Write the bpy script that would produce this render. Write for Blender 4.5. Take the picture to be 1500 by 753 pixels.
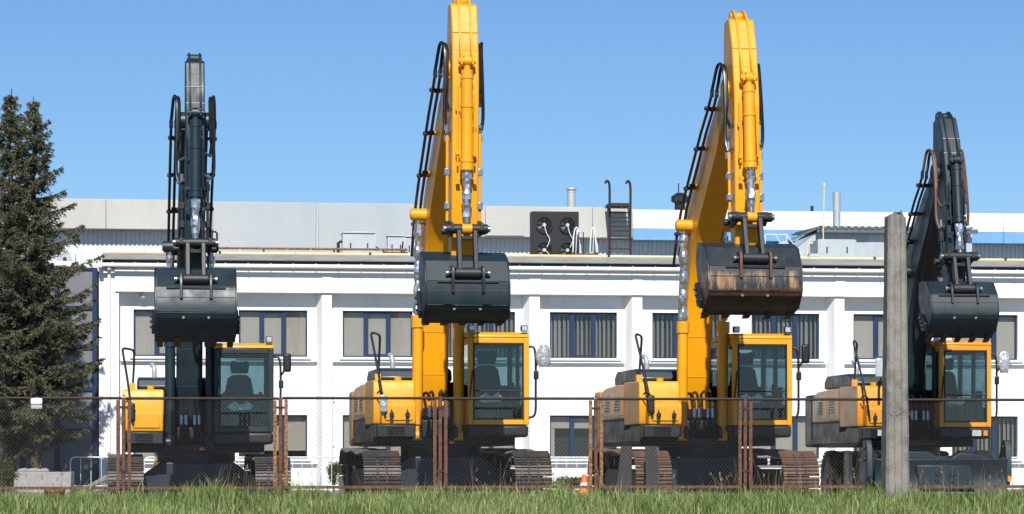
import bpy, bmesh, math, random
import numpy as np
from mathutils import Vector, Matrix

R = math.radians
random.seed(7)
rng = np.random.default_rng(11)
for o in list(bpy.data.objects):
    bpy.data.objects.remove(o)
scene = bpy.context.scene
COL = scene.collection

# ------------------------------------------------------------------ camera
F, YH, CZ = 4000.0, 680.0, 0.76          # focal length in photo pixels, horizon row, eye height
PSI = math.atan(0.115)
SP, CP = math.sin(PSI), math.cos(PSI)
cam_d = bpy.data.cameras.new("camera")
cam = bpy.data.objects.new("camera", cam_d)
COL.objects.link(cam)
cam.location = (0, 0, CZ)
cam.rotation_euler = (R(90), 0, -PSI)
cam_d.sensor_width = 36.0
cam_d.lens = 36.0 * F / 1500.0
cam_d.shift_y = (YH - 376.5) / 1500.0
cam_d.clip_start = 0.5
cam_d.clip_end = 3000.0
scene.camera = cam

# ------------------------------------------------------------------ light
SUN_EL, SUN_AZ = 40.0, 5.0               # azimuth: degrees to the left of straight behind the camera axis
sdir = Vector((-math.sin(R(SUN_AZ)) * math.cos(R(SUN_EL)), -math.cos(R(SUN_AZ)) * math.cos(R(SUN_EL)), math.sin(R(SUN_EL))))
world = bpy.data.worlds.new("World")
scene.world = world
world.use_nodes = True
nt = world.node_tree
nt.nodes.clear()
sky = nt.nodes.new("ShaderNodeTexSky")
sky.sky_type = 'NISHITA'
sky.sun_disc = False
sky.sun_elevation = R(SUN_EL)
sky.sun_rotation = R(180 + SUN_AZ)
sky.altitude = 0.0
sky.air_density = 1.0
sky.dust_density = 0.0
sky.ozone_density = 10.0
bg = nt.nodes.new("ShaderNodeBackground")
bg.inputs[1].default_value = 0.078
wo = nt.nodes.new("ShaderNodeOutputWorld")
nt.links.new(sky.outputs[0], bg.inputs[0])
nt.links.new(bg.outputs[0], wo.inputs[0])
sun_d = bpy.data.lights.new("sun", 'SUN')
sun_d.energy = 4.4
sun_d.angle = R(0.53)
sun_d.color = (1.0, 0.955, 0.88)
sun = bpy.data.objects.new("sun", sun_d)
COL.objects.link(sun)
sun.rotation_euler = sdir.to_track_quat('Z', 'Y').to_euler()
scene.view_settings.view_transform = 'Standard'
scene.view_settings.look = 'None'
scene.view_settings.exposure = 0.42
scene.view_settings.gamma = 1.0


def P(x, y, Y):
    """photo pixel -> point on the plane at depth Y"""
    u = x - 750.0
    t = Y / (F * CP - u * SP)
    return (t * (F * SP + u * CP), CZ + t * (YH - y))


def PX(x, Y): return P(x, 0, Y)[0]
def PZ(y, Y, x=750): return P(x, y, Y)[1]


# ------------------------------------------------------------------ materials
MATS = {}


def mat(name, col, rough=0.5, metal=0.0, var=0.25, scale=3.0, bump=0.0, bscale=40.0, col2=None, cmix=(0.45, 0.75),
        coat=0.0, detail=6.0, stretch=(1, 1, 1), spec=0.5):
    m = bpy.data.materials.new(name)
    m.use_nodes = True
    n, l = m.node_tree.nodes, m.node_tree.links
    b = n["Principled BSDF"]
    b.inputs["Roughness"].default_value = rough
    b.inputs["Metallic"].default_value = metal
    b.inputs["Specular IOR Level"].default_value = spec
    if coat:
        b.inputs["Coat Weight"].default_value = coat
        b.inputs["Coat Roughness"].default_value = 0.12
    tc = n.new("ShaderNodeTexCoord")
    mp = n.new("ShaderNodeMapping")
    mp.inputs["Scale"].default_value = stretch
    l.new(tc.outputs["Object"], mp.inputs["Vector"])
    tx = n.new("ShaderNodeTexNoise")
    tx.inputs["Scale"].default_value = scale
    tx.inputs["Detail"].default_value = detail
    tx.inputs["Roughness"].default_value = 0.65
    l.new(mp.outputs[0], tx.inputs["Vector"])
    rp = n.new("ShaderNodeValToRGB")
    rp.color_ramp.elements[0].position = cmix[0]
    rp.color_ramp.elements[1].position = cmix[1]
    c2 = col2 if col2 else tuple(c * (1 - var) for c in col)
    rp.color_ramp.elements[0].color = (*col, 1)
    rp.color_ramp.elements[1].color = (*c2, 1)
    l.new(tx.outputs["Fac"], rp.inputs[0])
    l.new(rp.outputs[0], b.inputs["Base Color"])
    if bump:
        t2 = n.new("ShaderNodeTexNoise")
        t2.inputs["Scale"].default_value = bscale
        t2.inputs["Detail"].default_value = 5
        l.new(mp.outputs[0], t2.inputs["Vector"])
        bp = n.new("ShaderNodeBump")
        bp.inputs["Strength"].default_value = bump
        bp.inputs["Distance"].default_value = 0.02
        l.new(t2.outputs["Fac"], bp.inputs["Height"])
        l.new(bp.outputs[0], b.inputs["Normal"])
    MATS[name] = m
    return m


def glassmat(name, tint, refl=0.12, rough=0.02):
    m = bpy.data.materials.new(name)
    m.use_nodes = True
    n, l = m.node_tree.nodes, m.node_tree.links
    n.clear()
    out = n.new("ShaderNodeOutputMaterial")
    tr = n.new("ShaderNodeBsdfTransparent")
    tr.inputs[0].default_value = (*tint, 1)
    gl = n.new("ShaderNodeBsdfGlossy")
    gl.inputs["Roughness"].default_value = rough
    gl.inputs["Color"].default_value = (0.9, 0.95, 1, 1)
    lw = n.new("ShaderNodeLayerWeight")
    lw.inputs[0].default_value = 0.25
    ad = n.new("ShaderNodeMath")
    ad.operation = 'MULTIPLY_ADD'
    ad.inputs[1].default_value = 0.6
    ad.inputs[2].default_value = refl
    mx = n.new("ShaderNodeMixShader")
    l.new(lw.outputs["Fresnel"], ad.inputs[0])
    l.new(ad.outputs[0], mx.inputs[0])
    l.new(tr.outputs[0], mx.inputs[1])
    l.new(gl.outputs[0], mx.inputs[2])
    l.new(mx.outputs[0], out.inputs[0])
    MATS[name] = m
    return m


def paint(name, col, rough=0.36, coat=0.25, fade=0.86, dust=(0.42, 0.33, 0.22), grime=(0.06, 0.035, 0.02), dustamt=0.35):
    m = bpy.data.materials.new(name)
    m.use_nodes = True
    n, l = m.node_tree.nodes, m.node_tree.links
    b = n["Principled BSDF"]
    b.inputs["Coat Weight"].default_value = coat
    b.inputs["Coat Roughness"].default_value = 0.15
    tc = n.new("ShaderNodeTexCoord")

    def noise(scale, detail, stretch=(1, 1, 1), rough_=.6):
        mp = n.new("ShaderNodeMapping")
        mp.inputs["Scale"].default_value = stretch
        l.new(tc.outputs["Object"], mp.inputs[0])
        t = n.new("ShaderNodeTexNoise")
        t.inputs["Scale"].default_value = scale
        t.inputs["Detail"].default_value = detail
        t.inputs["Roughness"].default_value = rough_
        l.new(mp.outputs[0], t.inputs["Vector"])
        return t.outputs["Fac"]

    def ramp(src, p0, p1, v0=0.0, v1=1.0):
        r = n.new("ShaderNodeMapRange")
        r.inputs[1].default_value, r.inputs[2].default_value = p0, p1
        r.inputs[3].default_value, r.inputs[4].default_value = v0, v1
        l.new(src, r.inputs[0])
        return r.outputs[0]

    def mix(fac, a, bcol):
        x = n.new("ShaderNodeMix")
        x.data_type = 'RGBA'
        l.new(fac, x.inputs[0])
        if hasattr(a, 'links'): l.new(a, x.inputs[6])
        else: x.inputs[6].default_value = (*a, 1)
        x.inputs[7].default_value = (*bcol, 1)
        return x.outputs[2]
    c = mix(ramp(noise(1.1, 3), .35, .7), col, tuple(v * fade for v in col))
    c = mix(ramp(noise(2.6, 8, (1.6, 1.6, .5)), .56, .86, 0, dustamt), c, dust)
    c = mix(ramp(noise(7, 10, (1.5, 1.5, .35), .75), .64, .80, 0, .6), c, grime)
    c = mix(ramp(noise(55, 3), .74, .78, 0, .7), c, grime)
    l.new(c, b.inputs["Base Color"])
    l.new(ramp(noise(4, 6), .3, .8, rough - .08, rough + .22), b.inputs["Roughness"])
    bp = n.new("ShaderNodeBump")
    bp.inputs["Strength"].default_value = .04
    bp.inputs["Distance"].default_value = .02
    l.new(noise(6, 3), bp.inputs["Height"])
    l.new(bp.outputs[0], b.inputs["Normal"])
    MATS[name] = m


paint('yellow', (0.82, 0.355, 0.002), 0.40, 0.12, 0.84, dustamt=0.42)
paint('panel_yellow', (0.68, 0.30, 0.02), 0.34, 0.3, 0.8, (0.40, 0.28, 0.17), (0.10, 0.06, 0.035), 0.4)  # engine side panels: darker, browner yellow than the main body paint
paint('orange', (0.72, 0.29, 0.008))
paint('dark_paint', (0.0095, 0.023, 0.033), 0.42, 0.08, 0.75, (0.032, 0.042, 0.048), (0.008, 0.007, 0.006), 0.5)
paint('dark_bucket', (0.0105, 0.024, 0.033), 0.44, 0.05, 0.8, (0.022, 0.034, 0.041), (0.11, 0.07, 0.04), 0.5)
mat('dark_frame', (0.011, 0.014, 0.017), 0.5, scale=4, col2=(0.026, 0.023, 0.021), cmix=(0.5, 0.8), bump=0.1, bscale=20)
mat('black', (0.008, 0.008, 0.009), 0.5, var=0.3)
mat('rubber', (0.012, 0.012, 0.012), 0.75, scale=8, col2=(0.035, 0.03, 0.026), cmix=(0.5, 0.8), bump=0.2, bscale=30)
mat('hose', (0.010, 0.010, 0.010), 0.35, scale=30, col2=(0.03, 0.02, 0.012), cmix=(0.6, 0.75))
mat('steel', (0.42, 0.43, 0.45), 0.3, 0.9, var=0.4, scale=10)
mat('foil', (0.66, 0.67, 0.70), 0.28, 0.9, var=0.2, scale=12, bump=0.15, bscale=14)
mat('rust_pipe', (0.13, 0.055, 0.030), 0.55, scale=6, col2=(0.07, 0.03, 0.02), cmix=(0.4, 0.7))
mat('rust', (0.17, 0.075, 0.042), 0.85, scale=14, col2=(0.06, 0.033, 0.025), cmix=(0.4, 0.65), bump=0.5, bscale=60)
mat('rust_bright', (0.34, 0.17, 0.075), 0.85, scale=26, col2=(0.10, 0.042, 0.024), cmix=(0.42, 0.6), bump=0.5, bscale=60)
mat('rail_brown', (0.022, 0.014, 0.012), 0.7, scale=9, col2=(0.06, 0.028, 0.02), cmix=(0.5, 0.75))
mat('shoe_grey', (0.050, 0.050, 0.052), 0.5, 0.3, scale=7, col2=(0.13, 0.065, 0.038), cmix=(0.5, 0.68), bump=0.3)
mat('shoe_rust', (0.17, 0.092, 0.058), 0.75, 0.1, scale=9, col2=(0.095, 0.06, 0.045), cmix=(0.4, 0.7), bump=0.3)
mat('wall_white', (0.80, 0.80, 0.79), 0.8, scale=1.4, col2=(0.64, 0.63, 0.60), cmix=(0.55, 0.85), bump=0.08, bscale=30, stretch=(2.2, 2.2, 0.25), detail=9)
mat('trim_white', (0.80, 0.80, 0.78), 0.6, scale=1.3, col2=(0.62, 0.61, 0.57), cmix=(0.52, 0.9), stretch=(1, 1, 3))
mat('roof_grey', (0.30, 0.30, 0.30), 0.8, scale=2, col2=(0.20, 0.195, 0.19), cmix=(0.35, 0.7), stretch=(0.6, 1, 5))
mat('parapet_grey', (0.47, 0.465, 0.43), 0.7, scale=0.5, col2=(0.38, 0.375, 0.35), cmix=(0.4, 0.75), stretch=(1, 1, 0.3))
mat('panel_blue_grey', (0.33, 0.38, 0.41), 0.6, scale=0.6, col2=(0.41, 0.42, 0.41), cmix=(0.4, 0.7), stretch=(1.2, 1, 0.35))
mat('clad_white', (0.74, 0.76, 0.78), 0.5, var=0.06, scale=0.6)
mat('clad_corr', (0.62, 0.65, 0.67), 0.5, var=0.12, scale=0.9)
mat('fascia_blue', (0.15, 0.34, 0.58), 0.5, var=0.15, scale=1.5)
mat('frame_blue', (0.008, 0.026, 0.075), 0.4, var=0.2)
mat('blind_beige', (0.43, 0.41, 0.38), 0.9, scale=3, col2=(0.40, 0.365, 0.32), stretch=(6, 1, 0.3))
mat('blind_grey', (0.34, 0.32, 0.295), 0.9, var=0.15, scale=3, stretch=(6, 1, 0.3))
mat('panel_dark', (0.17, 0.17, 0.19), 0.45, var=0.3, scale=0.8)
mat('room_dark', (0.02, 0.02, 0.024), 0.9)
mat('galv', (0.42, 0.45, 0.47), 0.45, 0.35, scale=3, col2=(0.52, 0.53, 0.53), cmix=(0.4, 0.7))
mat('duct', (0.41, 0.46, 0.485), 0.5, 0.0, scale=3, col2=(0.34, 0.38, 0.40), cmix=(0.45, 0.75))
mat('pipe_yellow', (0.72, 0.55, 0.22), 0.5, scale=6, col2=(0.74, 0.64, 0.38), cmix=(0.4, 0.7))
mat('barrier_white', (0.66, 0.70, 0.72), 0.5, var=0.2, scale=6)
mat('concrete', (0.25, 0.235, 0.21), 0.92, scale=4.5, col2=(0.135, 0.125, 0.112), cmix=(0.42, 0.66), bump=0.6, bscale=45, stretch=(1, 1, 0.8), detail=10)
mat('wire', (0.21, 0.20, 0.19), 0.5, 0.3, var=0.3, scale=5)
mat('concrete_light', (0.36, 0.35, 0.335), 0.9, scale=5, col2=(0.27, 0.26, 0.25), cmix=(0.4, 0.7), bump=0.4, bscale=50)
mat('bark', (0.085, 0.065, 0.048), 0.95, scale=6, col2=(0.035, 0.027, 0.021), cmix=(0.4, 0.65), bump=0.8, bscale=20, stretch=(2, 2, 0.5))
mat('seat', (0.020, 0.022, 0.026), 0.8, var=0.3)
mat('cone_orange', (0.75, 0.17, 0.02), 0.6, var=0.2)
mat('lamp_white', (0.75, 0.75, 0.75), 0.4, var=0.1)
mat('lamp_glass', (0.55, 0.57, 0.6), 0.12, 0.3, var=0.4, scale=20)
mat('plastic_wrap', (0.55, 0.57, 0.6), 0.15, 0.4, var=0.6, scale=14, bump=1.0, bscale=20)
paint('dusty_black', (0.014, 0.016, 0.018), 0.42, 0.0, 0.8, (0.06, 0.056, 0.05), (0.01, 0.01, 0.01), 0.5)
mat('amber', (0.8, 0.25, 0.01), 0.3, var=0.1)
mat('roof_corr_green', (0.10, 0.13, 0.125), 0.6, var=0.3)
mat('decal_blue', (0.03, 0.07, 0.2), 0.4)
mat('decal_white', (0.8, 0.8, 0.8), 0.4, var=0.05)
mat('spray_pink', (0.55, 0.22, 0.30), 0.9)
mat('tan_pad', (0.5, 0.33, 0.2), 0.6)
glassmat('cab_glass', (0.57, 0.67, 0.69), 0.035)
glassmat('window_glass', (0.88, 0.88, 0.87), 0.025)


def leafmat(name, cols, rough=0.7, trans=0.25):
    m = bpy.data.materials.new(name)
    m.use_nodes = True
    n, l = m.node_tree.nodes, m.node_tree.links
    b = n["Principled BSDF"]
    b.inputs["Roughness"].default_value = rough
    b.inputs["Specular IOR Level"].default_value = 0.25
    at = n.new("ShaderNodeAttribute")
    at.attribute_name = "tone"
    rp = n.new("ShaderNodeValToRGB")
    e = rp.color_ramp.elements
    e[0].color = (*cols[0], 1)
    e[1].color = (*cols[-1], 1)
    for i, c in enumerate(cols[1:-1], 1):
        q = e.new(i / (len(cols) - 1))
        q.color = (*c, 1)
    l.new(at.outputs["Fac"], rp.inputs[0])
    l.new(rp.outputs[0], b.inputs["Base Color"])
    if trans:
        ts = n.new("ShaderNodeBsdfTranslucent")
        l.new(rp.outputs[0], ts.inputs[0])
        mx = n.new("ShaderNodeMixShader")
        mx.inputs[0].default_value = trans
        l.new(b.outputs[0], mx.inputs[1])
        l.new(ts.outputs[0], mx.inputs[2])
        l.new(mx.outputs[0], n["Material Output"].inputs[0])
    MATS[name] = m
    return m


leafmat('needles', [(0.034, 0.040, 0.023), (0.085, 0.092, 0.052), (0.165, 0.165, 0.098), (0.20, 0.155, 0.10)], trans=0.1)
leafmat('grass', [(0.070, 0.120, 0.028), (0.18, 0.265, 0.072), (0.35, 0.41, 0.15), (0.58, 0.50, 0.29)], trans=0.3)
leafmat('straw', [(0.16, 0.10, 0.055), (0.34, 0.25, 0.14), (0.42, 0.34, 0.21)], trans=0.2)
leafmat('shrub_leaf', [(0.035, 0.050, 0.015), (0.085, 0.095, 0.028), (0.15, 0.14, 0.045)], trans=0.25)
leafmat('yellow_leaf', [(0.12, 0.09, 0.015), (0.30, 0.22, 0.04), (0.42, 0.33, 0.07)], trans=0.25)

# worn bucket: rust band across the shell, in the bucket's own height
def worn_bucket(name, z0, z1, z2, z3):
    """dark paint above, worn rust-tan patches between z1 and z2, brown rust below (the bucket's own height)"""
    paint(name, (0.015, 0.023, 0.028), 0.42, 0.1, 0.8, (0.075, 0.072, 0.066), (0.10, 0.055, 0.03), 0.8)
    m = MATS[name]
    n, l = m.node_tree.nodes, m.node_tree.links
    b = n["Principled BSDF"]
    src = b.inputs["Base Color"].links[0].from_socket
    tc = n.new("ShaderNodeTexCoord")
    sx = n.new("ShaderNodeSeparateXYZ")
    l.new(tc.outputs["Object"], sx.inputs[0])

    def noise(scale, stretch, detail=8):
        mp = n.new("ShaderNodeMapping")
        mp.inputs["Scale"].default_value = stretch
        l.new(tc.outputs["Object"], mp.inputs[0])
        t = n.new("ShaderNodeTexNoise")
        t.inputs["Scale"].default_value = scale
        t.inputs["Detail"].default_value = detail
        t.inputs["Roughness"].default_value = .72
        l.new(mp.outputs[0], t.inputs["Vector"])
        return t.outputs["Fac"]

    def madd(a, k, c):
        x = n.new("ShaderNodeMath")
        x.operation = 'MULTIPLY_ADD'
        l.new(a, x.inputs[0])
        x.inputs[1].default_value = k
        if hasattr(c, 'links'): l.new(c, x.inputs[2])
        else: x.inputs[2].default_value = c
        return x.outputs[0]

    def rng_(a, p0, p1):
        r = n.new("ShaderNodeMapRange")
        r.interpolation_type = 'SMOOTHSTEP'
        r.inputs[1].default_value, r.inputs[2].default_value = p0, p1
        l.new(a, r.inputs[0])
        return r.outputs[0]

    def mul(a, c):
        x = n.new("ShaderNodeMath")
        x.operation = 'MULTIPLY'
        l.new(a, x.inputs[0])
        l.new(c, x.inputs[1])
        return x.outputs[0]
    zz = madd(noise(2.2, (1.3, 1, .4)), .30, madd(noise(14, (1.4, 1, .12)), .14, sx.outputs[2]))     # ragged height
    zz = madd(zz, 1.0, -.22)
    up = rng_(zz, z2 + .04, z2 - .05)
    lo = rng_(zz, z1 - .03, z1 + .03)
    patch = rng_(noise(3.0, (1.6, 1, .35)), .43, .60)
    band = mul(mul(up, lo), patch)
    tan = n.new("ShaderNodeValToRGB")
    tan.color_ramp.elements[0].position, tan.color_ramp.elements[0].color = .3, (0.16, 0.075, 0.035, 1)
    tan.color_ramp.elements[1].position, tan.color_ramp.elements[1].color = .66, (0.42, 0.27, 0.13, 1)
    l.new(noise(9, (1.2, 1, .18)), tan.inputs[0])
    brn = n.new("ShaderNodeValToRGB")
    brn.color_ramp.elements[0].position, brn.color_ramp.elements[0].color = .3, (0.030, 0.018, 0.014, 1)
    brn.color_ramp.elements[1].position, brn.color_ramp.elements[1].color = .7, (0.12, 0.055, 0.03, 1)
    l.new(noise(6, (1, 1, .4)), brn.inputs[0])

    def mixc(f, a, c):
        x = n.new("ShaderNodeMix")
        x.data_type = 'RGBA'
        l.new(f, x.inputs[0])
        l.new(a, x.inputs[6])
        l.new(c, x.inputs[7])
        return x.outputs[2]
    c = mixc(rng_(zz, z1 + .03, z1 - .04), src, brn.outputs[0])
    c = mixc(band, c, tan.outputs[0])
    l.new(c, b.inputs["Base Color"])


# ------------------------------------------------------------------ mesh building
class MB:
    def __init__(s):
        s.v, s.f = [], []

    def add(s, vs, fs):
        k = len(s.v)
        s.v += [tuple(p) for p in vs]
        s.f += [tuple(i + k for i in f) for f in fs]
        return s

    def bx(s, x0, x1, y0, y1, z0, z1):
        if x0 > x1: x0, x1 = x1, x0
        if y0 > y1: y0, y1 = y1, y0
        if z0 > z1: z0, z1 = z1, z0
        return s.add([(x0, y0, z0), (x1, y0, z0), (x1, y1, z0), (x0, y1, z0), (x0, y0, z1), (x1, y0, z1), (x1, y1, z1), (x0, y1, z1)],
                     [(0, 3, 2, 1), (4, 5, 6, 7), (0, 1, 5, 4), (1, 2, 6, 5), (2, 3, 7, 6), (3, 0, 4, 7)])

    def prism(s, poly, a, b, fn):
        """poly of 2D points, extruded from a to b; fn(p, q, t) -> 3D"""
        n = len(poly)
        vs = [fn(p, q, a) for p, q in poly] + [fn(p, q, b) for p, q in poly]
        fs = [tuple(range(n - 1, -1, -1)), tuple(range(n, 2 * n))]
        fs += [(i, (i + 1) % n, n + (i + 1) % n, n + i) for i in range(n)]
        return s.add(vs, fs)

    def side(s, poly, x0, x1):      # poly in (forward, z), extruded along x
        return s.prism(poly, x0, x1, lambda p, q, t: (t, -p, q))

    def front(s, poly, y0, y1):     # poly in (x, z), extruded along y
        return s.prism(poly, y0, y1, lambda p, q, t: (p, t, q))

    def plan(s, poly, z0, z1):      # poly in (x, y), extruded along z
        return s.prism(poly, z0, z1, lambda p, q, t: (p, q, t))

    def tube(s, pts, r, n=8, caps=True):
        pts = [Vector(p) for p in pts]
        rs = r if isinstance(r, (list, tuple)) else [r] * len(pts)
        up = Vector((0.0123, 0.02, 1.0)).normalized()
        rings, prev = [], None
        for i, p in enumerate(pts):
            d = (pts[min(i + 1, len(pts) - 1)] - pts[max(i - 1, 0)])
            if d.length < 1e-9: d = Vector((0, 0, 1))
            d.normalize()
            if prev is None:
                a = d.cross(up) if abs(d.dot(up)) < 0.97 else d.cross(Vector((1, 0, 0)))
            else:
                a = prev - d * prev.dot(d)
            a.normalize()
            prev = a
            b = d.cross(a)
            rings.append([p + (a * math.cos(2 * math.pi * k / n) + b * math.sin(2 * math.pi * k / n)) * rs[i] for k in range(n)])
        vs = [q for rg in rings for q in rg]
        fs = []
        for i in range(len(pts) - 1):
            for k in range(n):
                k2 = (k + 1) % n
                fs.append((i * n + k, i * n + k2, (i + 1) * n + k2, (i + 1) * n + k))
        if caps:
            fs.append(tuple(range(n - 1, -1, -1)))
            fs.append(tuple(range((len(pts) - 1) * n, len(pts) * n)))
        return s.add(vs, fs)

    def rod(s, a, b, w, h=None):    # rectangular bar between two points
        a, b = Vector(a), Vector(b)
        h = h or w
        d = (b - a).normalized()
        u = d.cross(Vector((0, 0, 1)))
        if u.length < 1e-4: u = Vector((1, 0, 0))
        u.normalize()
        v = d.cross(u).normalized()
        vs = []
        for p in (a, b):
            for i, j in ((-1, -1), (1, -1), (1, 1), (-1, 1)):
                vs.append(p + u * (i * w / 2) + v * (j * h / 2))
        return s.add(vs, [(0, 3, 2, 1), (4, 5, 6, 7), (0, 1, 5, 4), (1, 2, 6, 5), (2, 3, 7, 6), (3, 0, 4, 7)])

    def build(s, name, m, parent=None, bev=0.0, seg=2, ang=38, loc=None):
        me = bpy.data.meshes.new(name)
        me.from_pydata(s.v, [], s.f)
        bm = bmesh.new()
        bm.from_mesh(me)
        bmesh.ops.recalc_face_normals(bm, faces=bm.faces)
        bm.to_mesh(me)
        bm.free()
        me.polygons.foreach_set("use_smooth", [True] * len(me.polygons))
        me.set_sharp_from_angle(angle=R(ang))
        me.materials.append(MATS[m])
        o = bpy.data.objects.new(name, me)
        COL.objects.link(o)
        if parent: o.parent = parent
        if loc: o.location = loc
        if bev:
            md = o.modifiers.new("bevel", 'BEVEL')
            md.width = bev
            md.segments = seg
            md.limit_method = 'ANGLE'
            md.angle_limit = R(40)
            md.harden_normals = False
        return o


def spline(pts, k=6):
    pts = [Vector(p) for p in pts]
    q = [pts[0] * 2 - pts[1]] + pts + [pts[-1] * 2 - pts[-2]]
    out = []
    for i in range(1, len(q) - 2):
        for j in range(k):
            t = j / k
            a, b, c, d = q[i - 1], q[i], q[i + 1], q[i + 2]
            out.append(0.5 * ((2 * b) + (c - a) * t + (2 * a - 5 * b + 4 * c - d) * t * t + (3 * b - a - 3 * c + d) * t ** 3))
    out.append(pts[-1])
    return out


def tag(o, label=None, cat=None, group=None, kind=None):
    if label: o['label'] = label
    if cat: o['category'] = cat
    if group: o['group'] = group
    if kind: o['kind'] = kind
    return o


def thing(name, label, cat, loc=(0, 0, 0), rz=0.0, group=None):
    o = bpy.data.objects.new(name, None)
    COL.objects.link(o)
    o.location = loc
    o.rotation_euler = (0, 0, rz)
    o.empty_display_size = 0.2
    return tag(o, label, cat, group)


def share(src, parent, loc, rot=(0, 0, 0)):
    c = src.copy()
    COL.objects.link(c)
    c.parent = parent
    c.location = loc
    c.rotation_euler = rot
    return c


def fast_mesh(name, verts, faces_tri, m, tone=None, parent=None):
    """verts (n,3) array, tris (k,3) array, tone per vertex"""
    me = bpy.data.meshes.new(name)
    nv, nf = len(verts), len(faces_tri)
    me.vertices.add(nv)
    me.vertices.foreach_set("co", np.asarray(verts, np.float32).ravel())
    me.loops.add(nf * 3)
    me.loops.foreach_set("vertex_index", np.asarray(faces_tri, np.int32).ravel())
    me.polygons.add(nf)
    me.polygons.foreach_set("loop_start", np.arange(0, nf * 3, 3, dtype=np.int32))
    me.update(calc_edges=True)
    if tone is not None:
        a = me.attributes.new("tone", 'FLOAT', 'POINT')
        a.data.foreach_set("value", np.asarray(tone, np.float32))
    me.validate()
    me.materials.append(MATS[m])
    o = bpy.data.objects.new(name, me)
    COL.objects.link(o)
    if parent: o.parent = parent
    return o


# ------------------------------------------------------------------ ground
GY = [-40, 0, 20, 30, 36, 39, 41, 42.0, 43.0, 60, 3000]
GZ = [-0.8, -0.8, -0.55, -0.24, 0.0, 0.125, 0.18, 0.14, 0.0, 0.0, 0.0]


def gz(x, y):
    z = float(np.interp(y, GY, GZ))
    if y > 42:
        k = min(1, max(0, (2.2 - x) / 0.6)) * min(1, (y - 42) / 1.5) * min(1, max(0, (62 - y) / 8))
        z -= 0.10 * k * k * (3 - 2 * k)
    if 33 < y < 42.5:
        z += 0.035 * math.sin(x * 1.3 + y) + 0.02 * math.sin(x * 3.1 - y * 2)
    return z


def make_ground():
    xs = sorted(set([-800, -300, -120, -60, -30] + [round(-20 + 0.4 * i, 2) for i in range(126)] + [45, 80, 200, 500, 1000]))
    ys = sorted(set([-40, -10, 0, 10, 20, 26, 30, 32, 33] + [round(33 + 0.35 * i, 2) for i in range(34)] + [46, 50, 54, 58, 62, 70, 80, 90, 120, 200, 500, 1500, 2800]))
    vs = [(x, y, gz(x, y)) for y in ys for x in xs]
    n = len(xs)
    fs = [(j * n + i, j * n + i + 1, (j + 1) * n + i + 1, (j + 1) * n + i) for j in range(len(ys) - 1) for i in range(n - 1)]
    m = mat('ground_soil', (0.085, 0.075, 0.045), 0.95, scale=1.2, col2=(0.05, 0.065, 0.025), cmix=(0.4, 0.65), bump=0.5, bscale=20)
    nd, lk = m.node_tree.nodes, m.node_tree.links
    b = nd["Principled BSDF"]
    src = b.inputs["Base Color"].links[0].from_socket
    tc = nd.new("ShaderNodeTexCoord")
    sx = nd.new("ShaderNodeSeparateXYZ")
    lk.new(tc.outputs["Object"], sx.inputs[0])
    nz = nd.new("ShaderNodeTexNoise")
    nz.inputs["Scale"].default_value = 30
    nz.inputs["Detail"].default_value = 8
    lk.new(tc.outputs["Object"], nz.inputs["Vector"])
    cr = nd.new("ShaderNodeValToRGB")
    cr.color_ramp.elements[0].position, cr.color_ramp.elements[0].color = 0.35, (0.13, 0.12, 0.105, 1)
    cr.color_ramp.elements[1].position, cr.color_ramp.elements[1].color = 0.7, (0.22, 0.21, 0.19, 1)
    lk.new(nz.outputs["Fac"], cr.inputs[0])
    mr = nd.new("ShaderNodeMapRange")
    mr.inputs[1].default_value, mr.inputs[2].default_value = 42.2, 43.2
    lk.new(sx.outputs[1], mr.inputs[0])
    mx = nd.new("ShaderNodeMix")
    mx.data_type = 'RGBA'
    lk.new(mr.outputs[0], mx.inputs[0])
    lk.new(src, mx.inputs[6])
    lk.new(cr.outputs[0], mx.inputs[7])
    lk.new(mx.outputs[2], b.inputs["Base Color"])
    mb = MB()
    mb.add(vs, fs)
    o = mb.build('ground', 'ground_soil', ang=180)
    tag(o, 'grassy verge rising to a gravel works yard', 'ground', kind='structure')


make_ground()

# ------------------------------------------------------------------ white office building
WY = 80.0          # pilaster face
RY = 80.42         # recessed wall face


def grid_wall(mb, x0, x1, z0, z1, y0, y1, holes):
    """solid wall between y0 (front) and y1 with rectangular holes (xa,xb,za,zb)"""
    xs = sorted(set([x0, x1] + [v for h in holes for v in h[:2]]))
    zs = sorted(set([z0, z1] + [v for h in holes for v in h[2:]]))
    nx, nz = len(xs) - 1, len(zs) - 1

    def solid(i, j):
        if i < 0 or j < 0 or i >= nx or j >= nz: return False
        cx, cz = (xs[i] + xs[i + 1]) / 2, (zs[j] + zs[j + 1]) / 2
        return not any(h[0] < cx < h[1] and h[2] < cz < h[3] for h in holes)
    for i in range(nx):
        for j in range(nz):
            if not solid(i, j): continue
            a, b, c, d = xs[i], xs[i + 1], zs[j], zs[j + 1]
            mb.add([(a, y0, c), (b, y0, c), (b, y0, d), (a, y0, d)], [(0, 1, 2, 3)])
            mb.add([(a, y1, c), (b, y1, c), (b, y1, d), (a, y1, d)], [(3, 2, 1, 0)])
            if not solid(i - 1, j): mb.add([(a, y0, c), (a, y0, d), (a, y1, d), (a, y1, c)], [(0, 1, 2, 3)])
            if not solid(i + 1, j): mb.add([(b, y0, c), (b, y0, d), (b, y1, d), (b, y1, c)], [(3, 2, 1, 0)])
            if not solid(i, j - 1): mb.add([(a, y0, c), (b, y0, c), (b, y1, c), (a, y1, c)], [(3, 2, 1, 0)])
            if not solid(i, j + 1): mb.add([(a, y0, d), (b, y0, d), (b, y1, d), (a, y1, d)], [(0, 1, 2, 3)])


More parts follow.
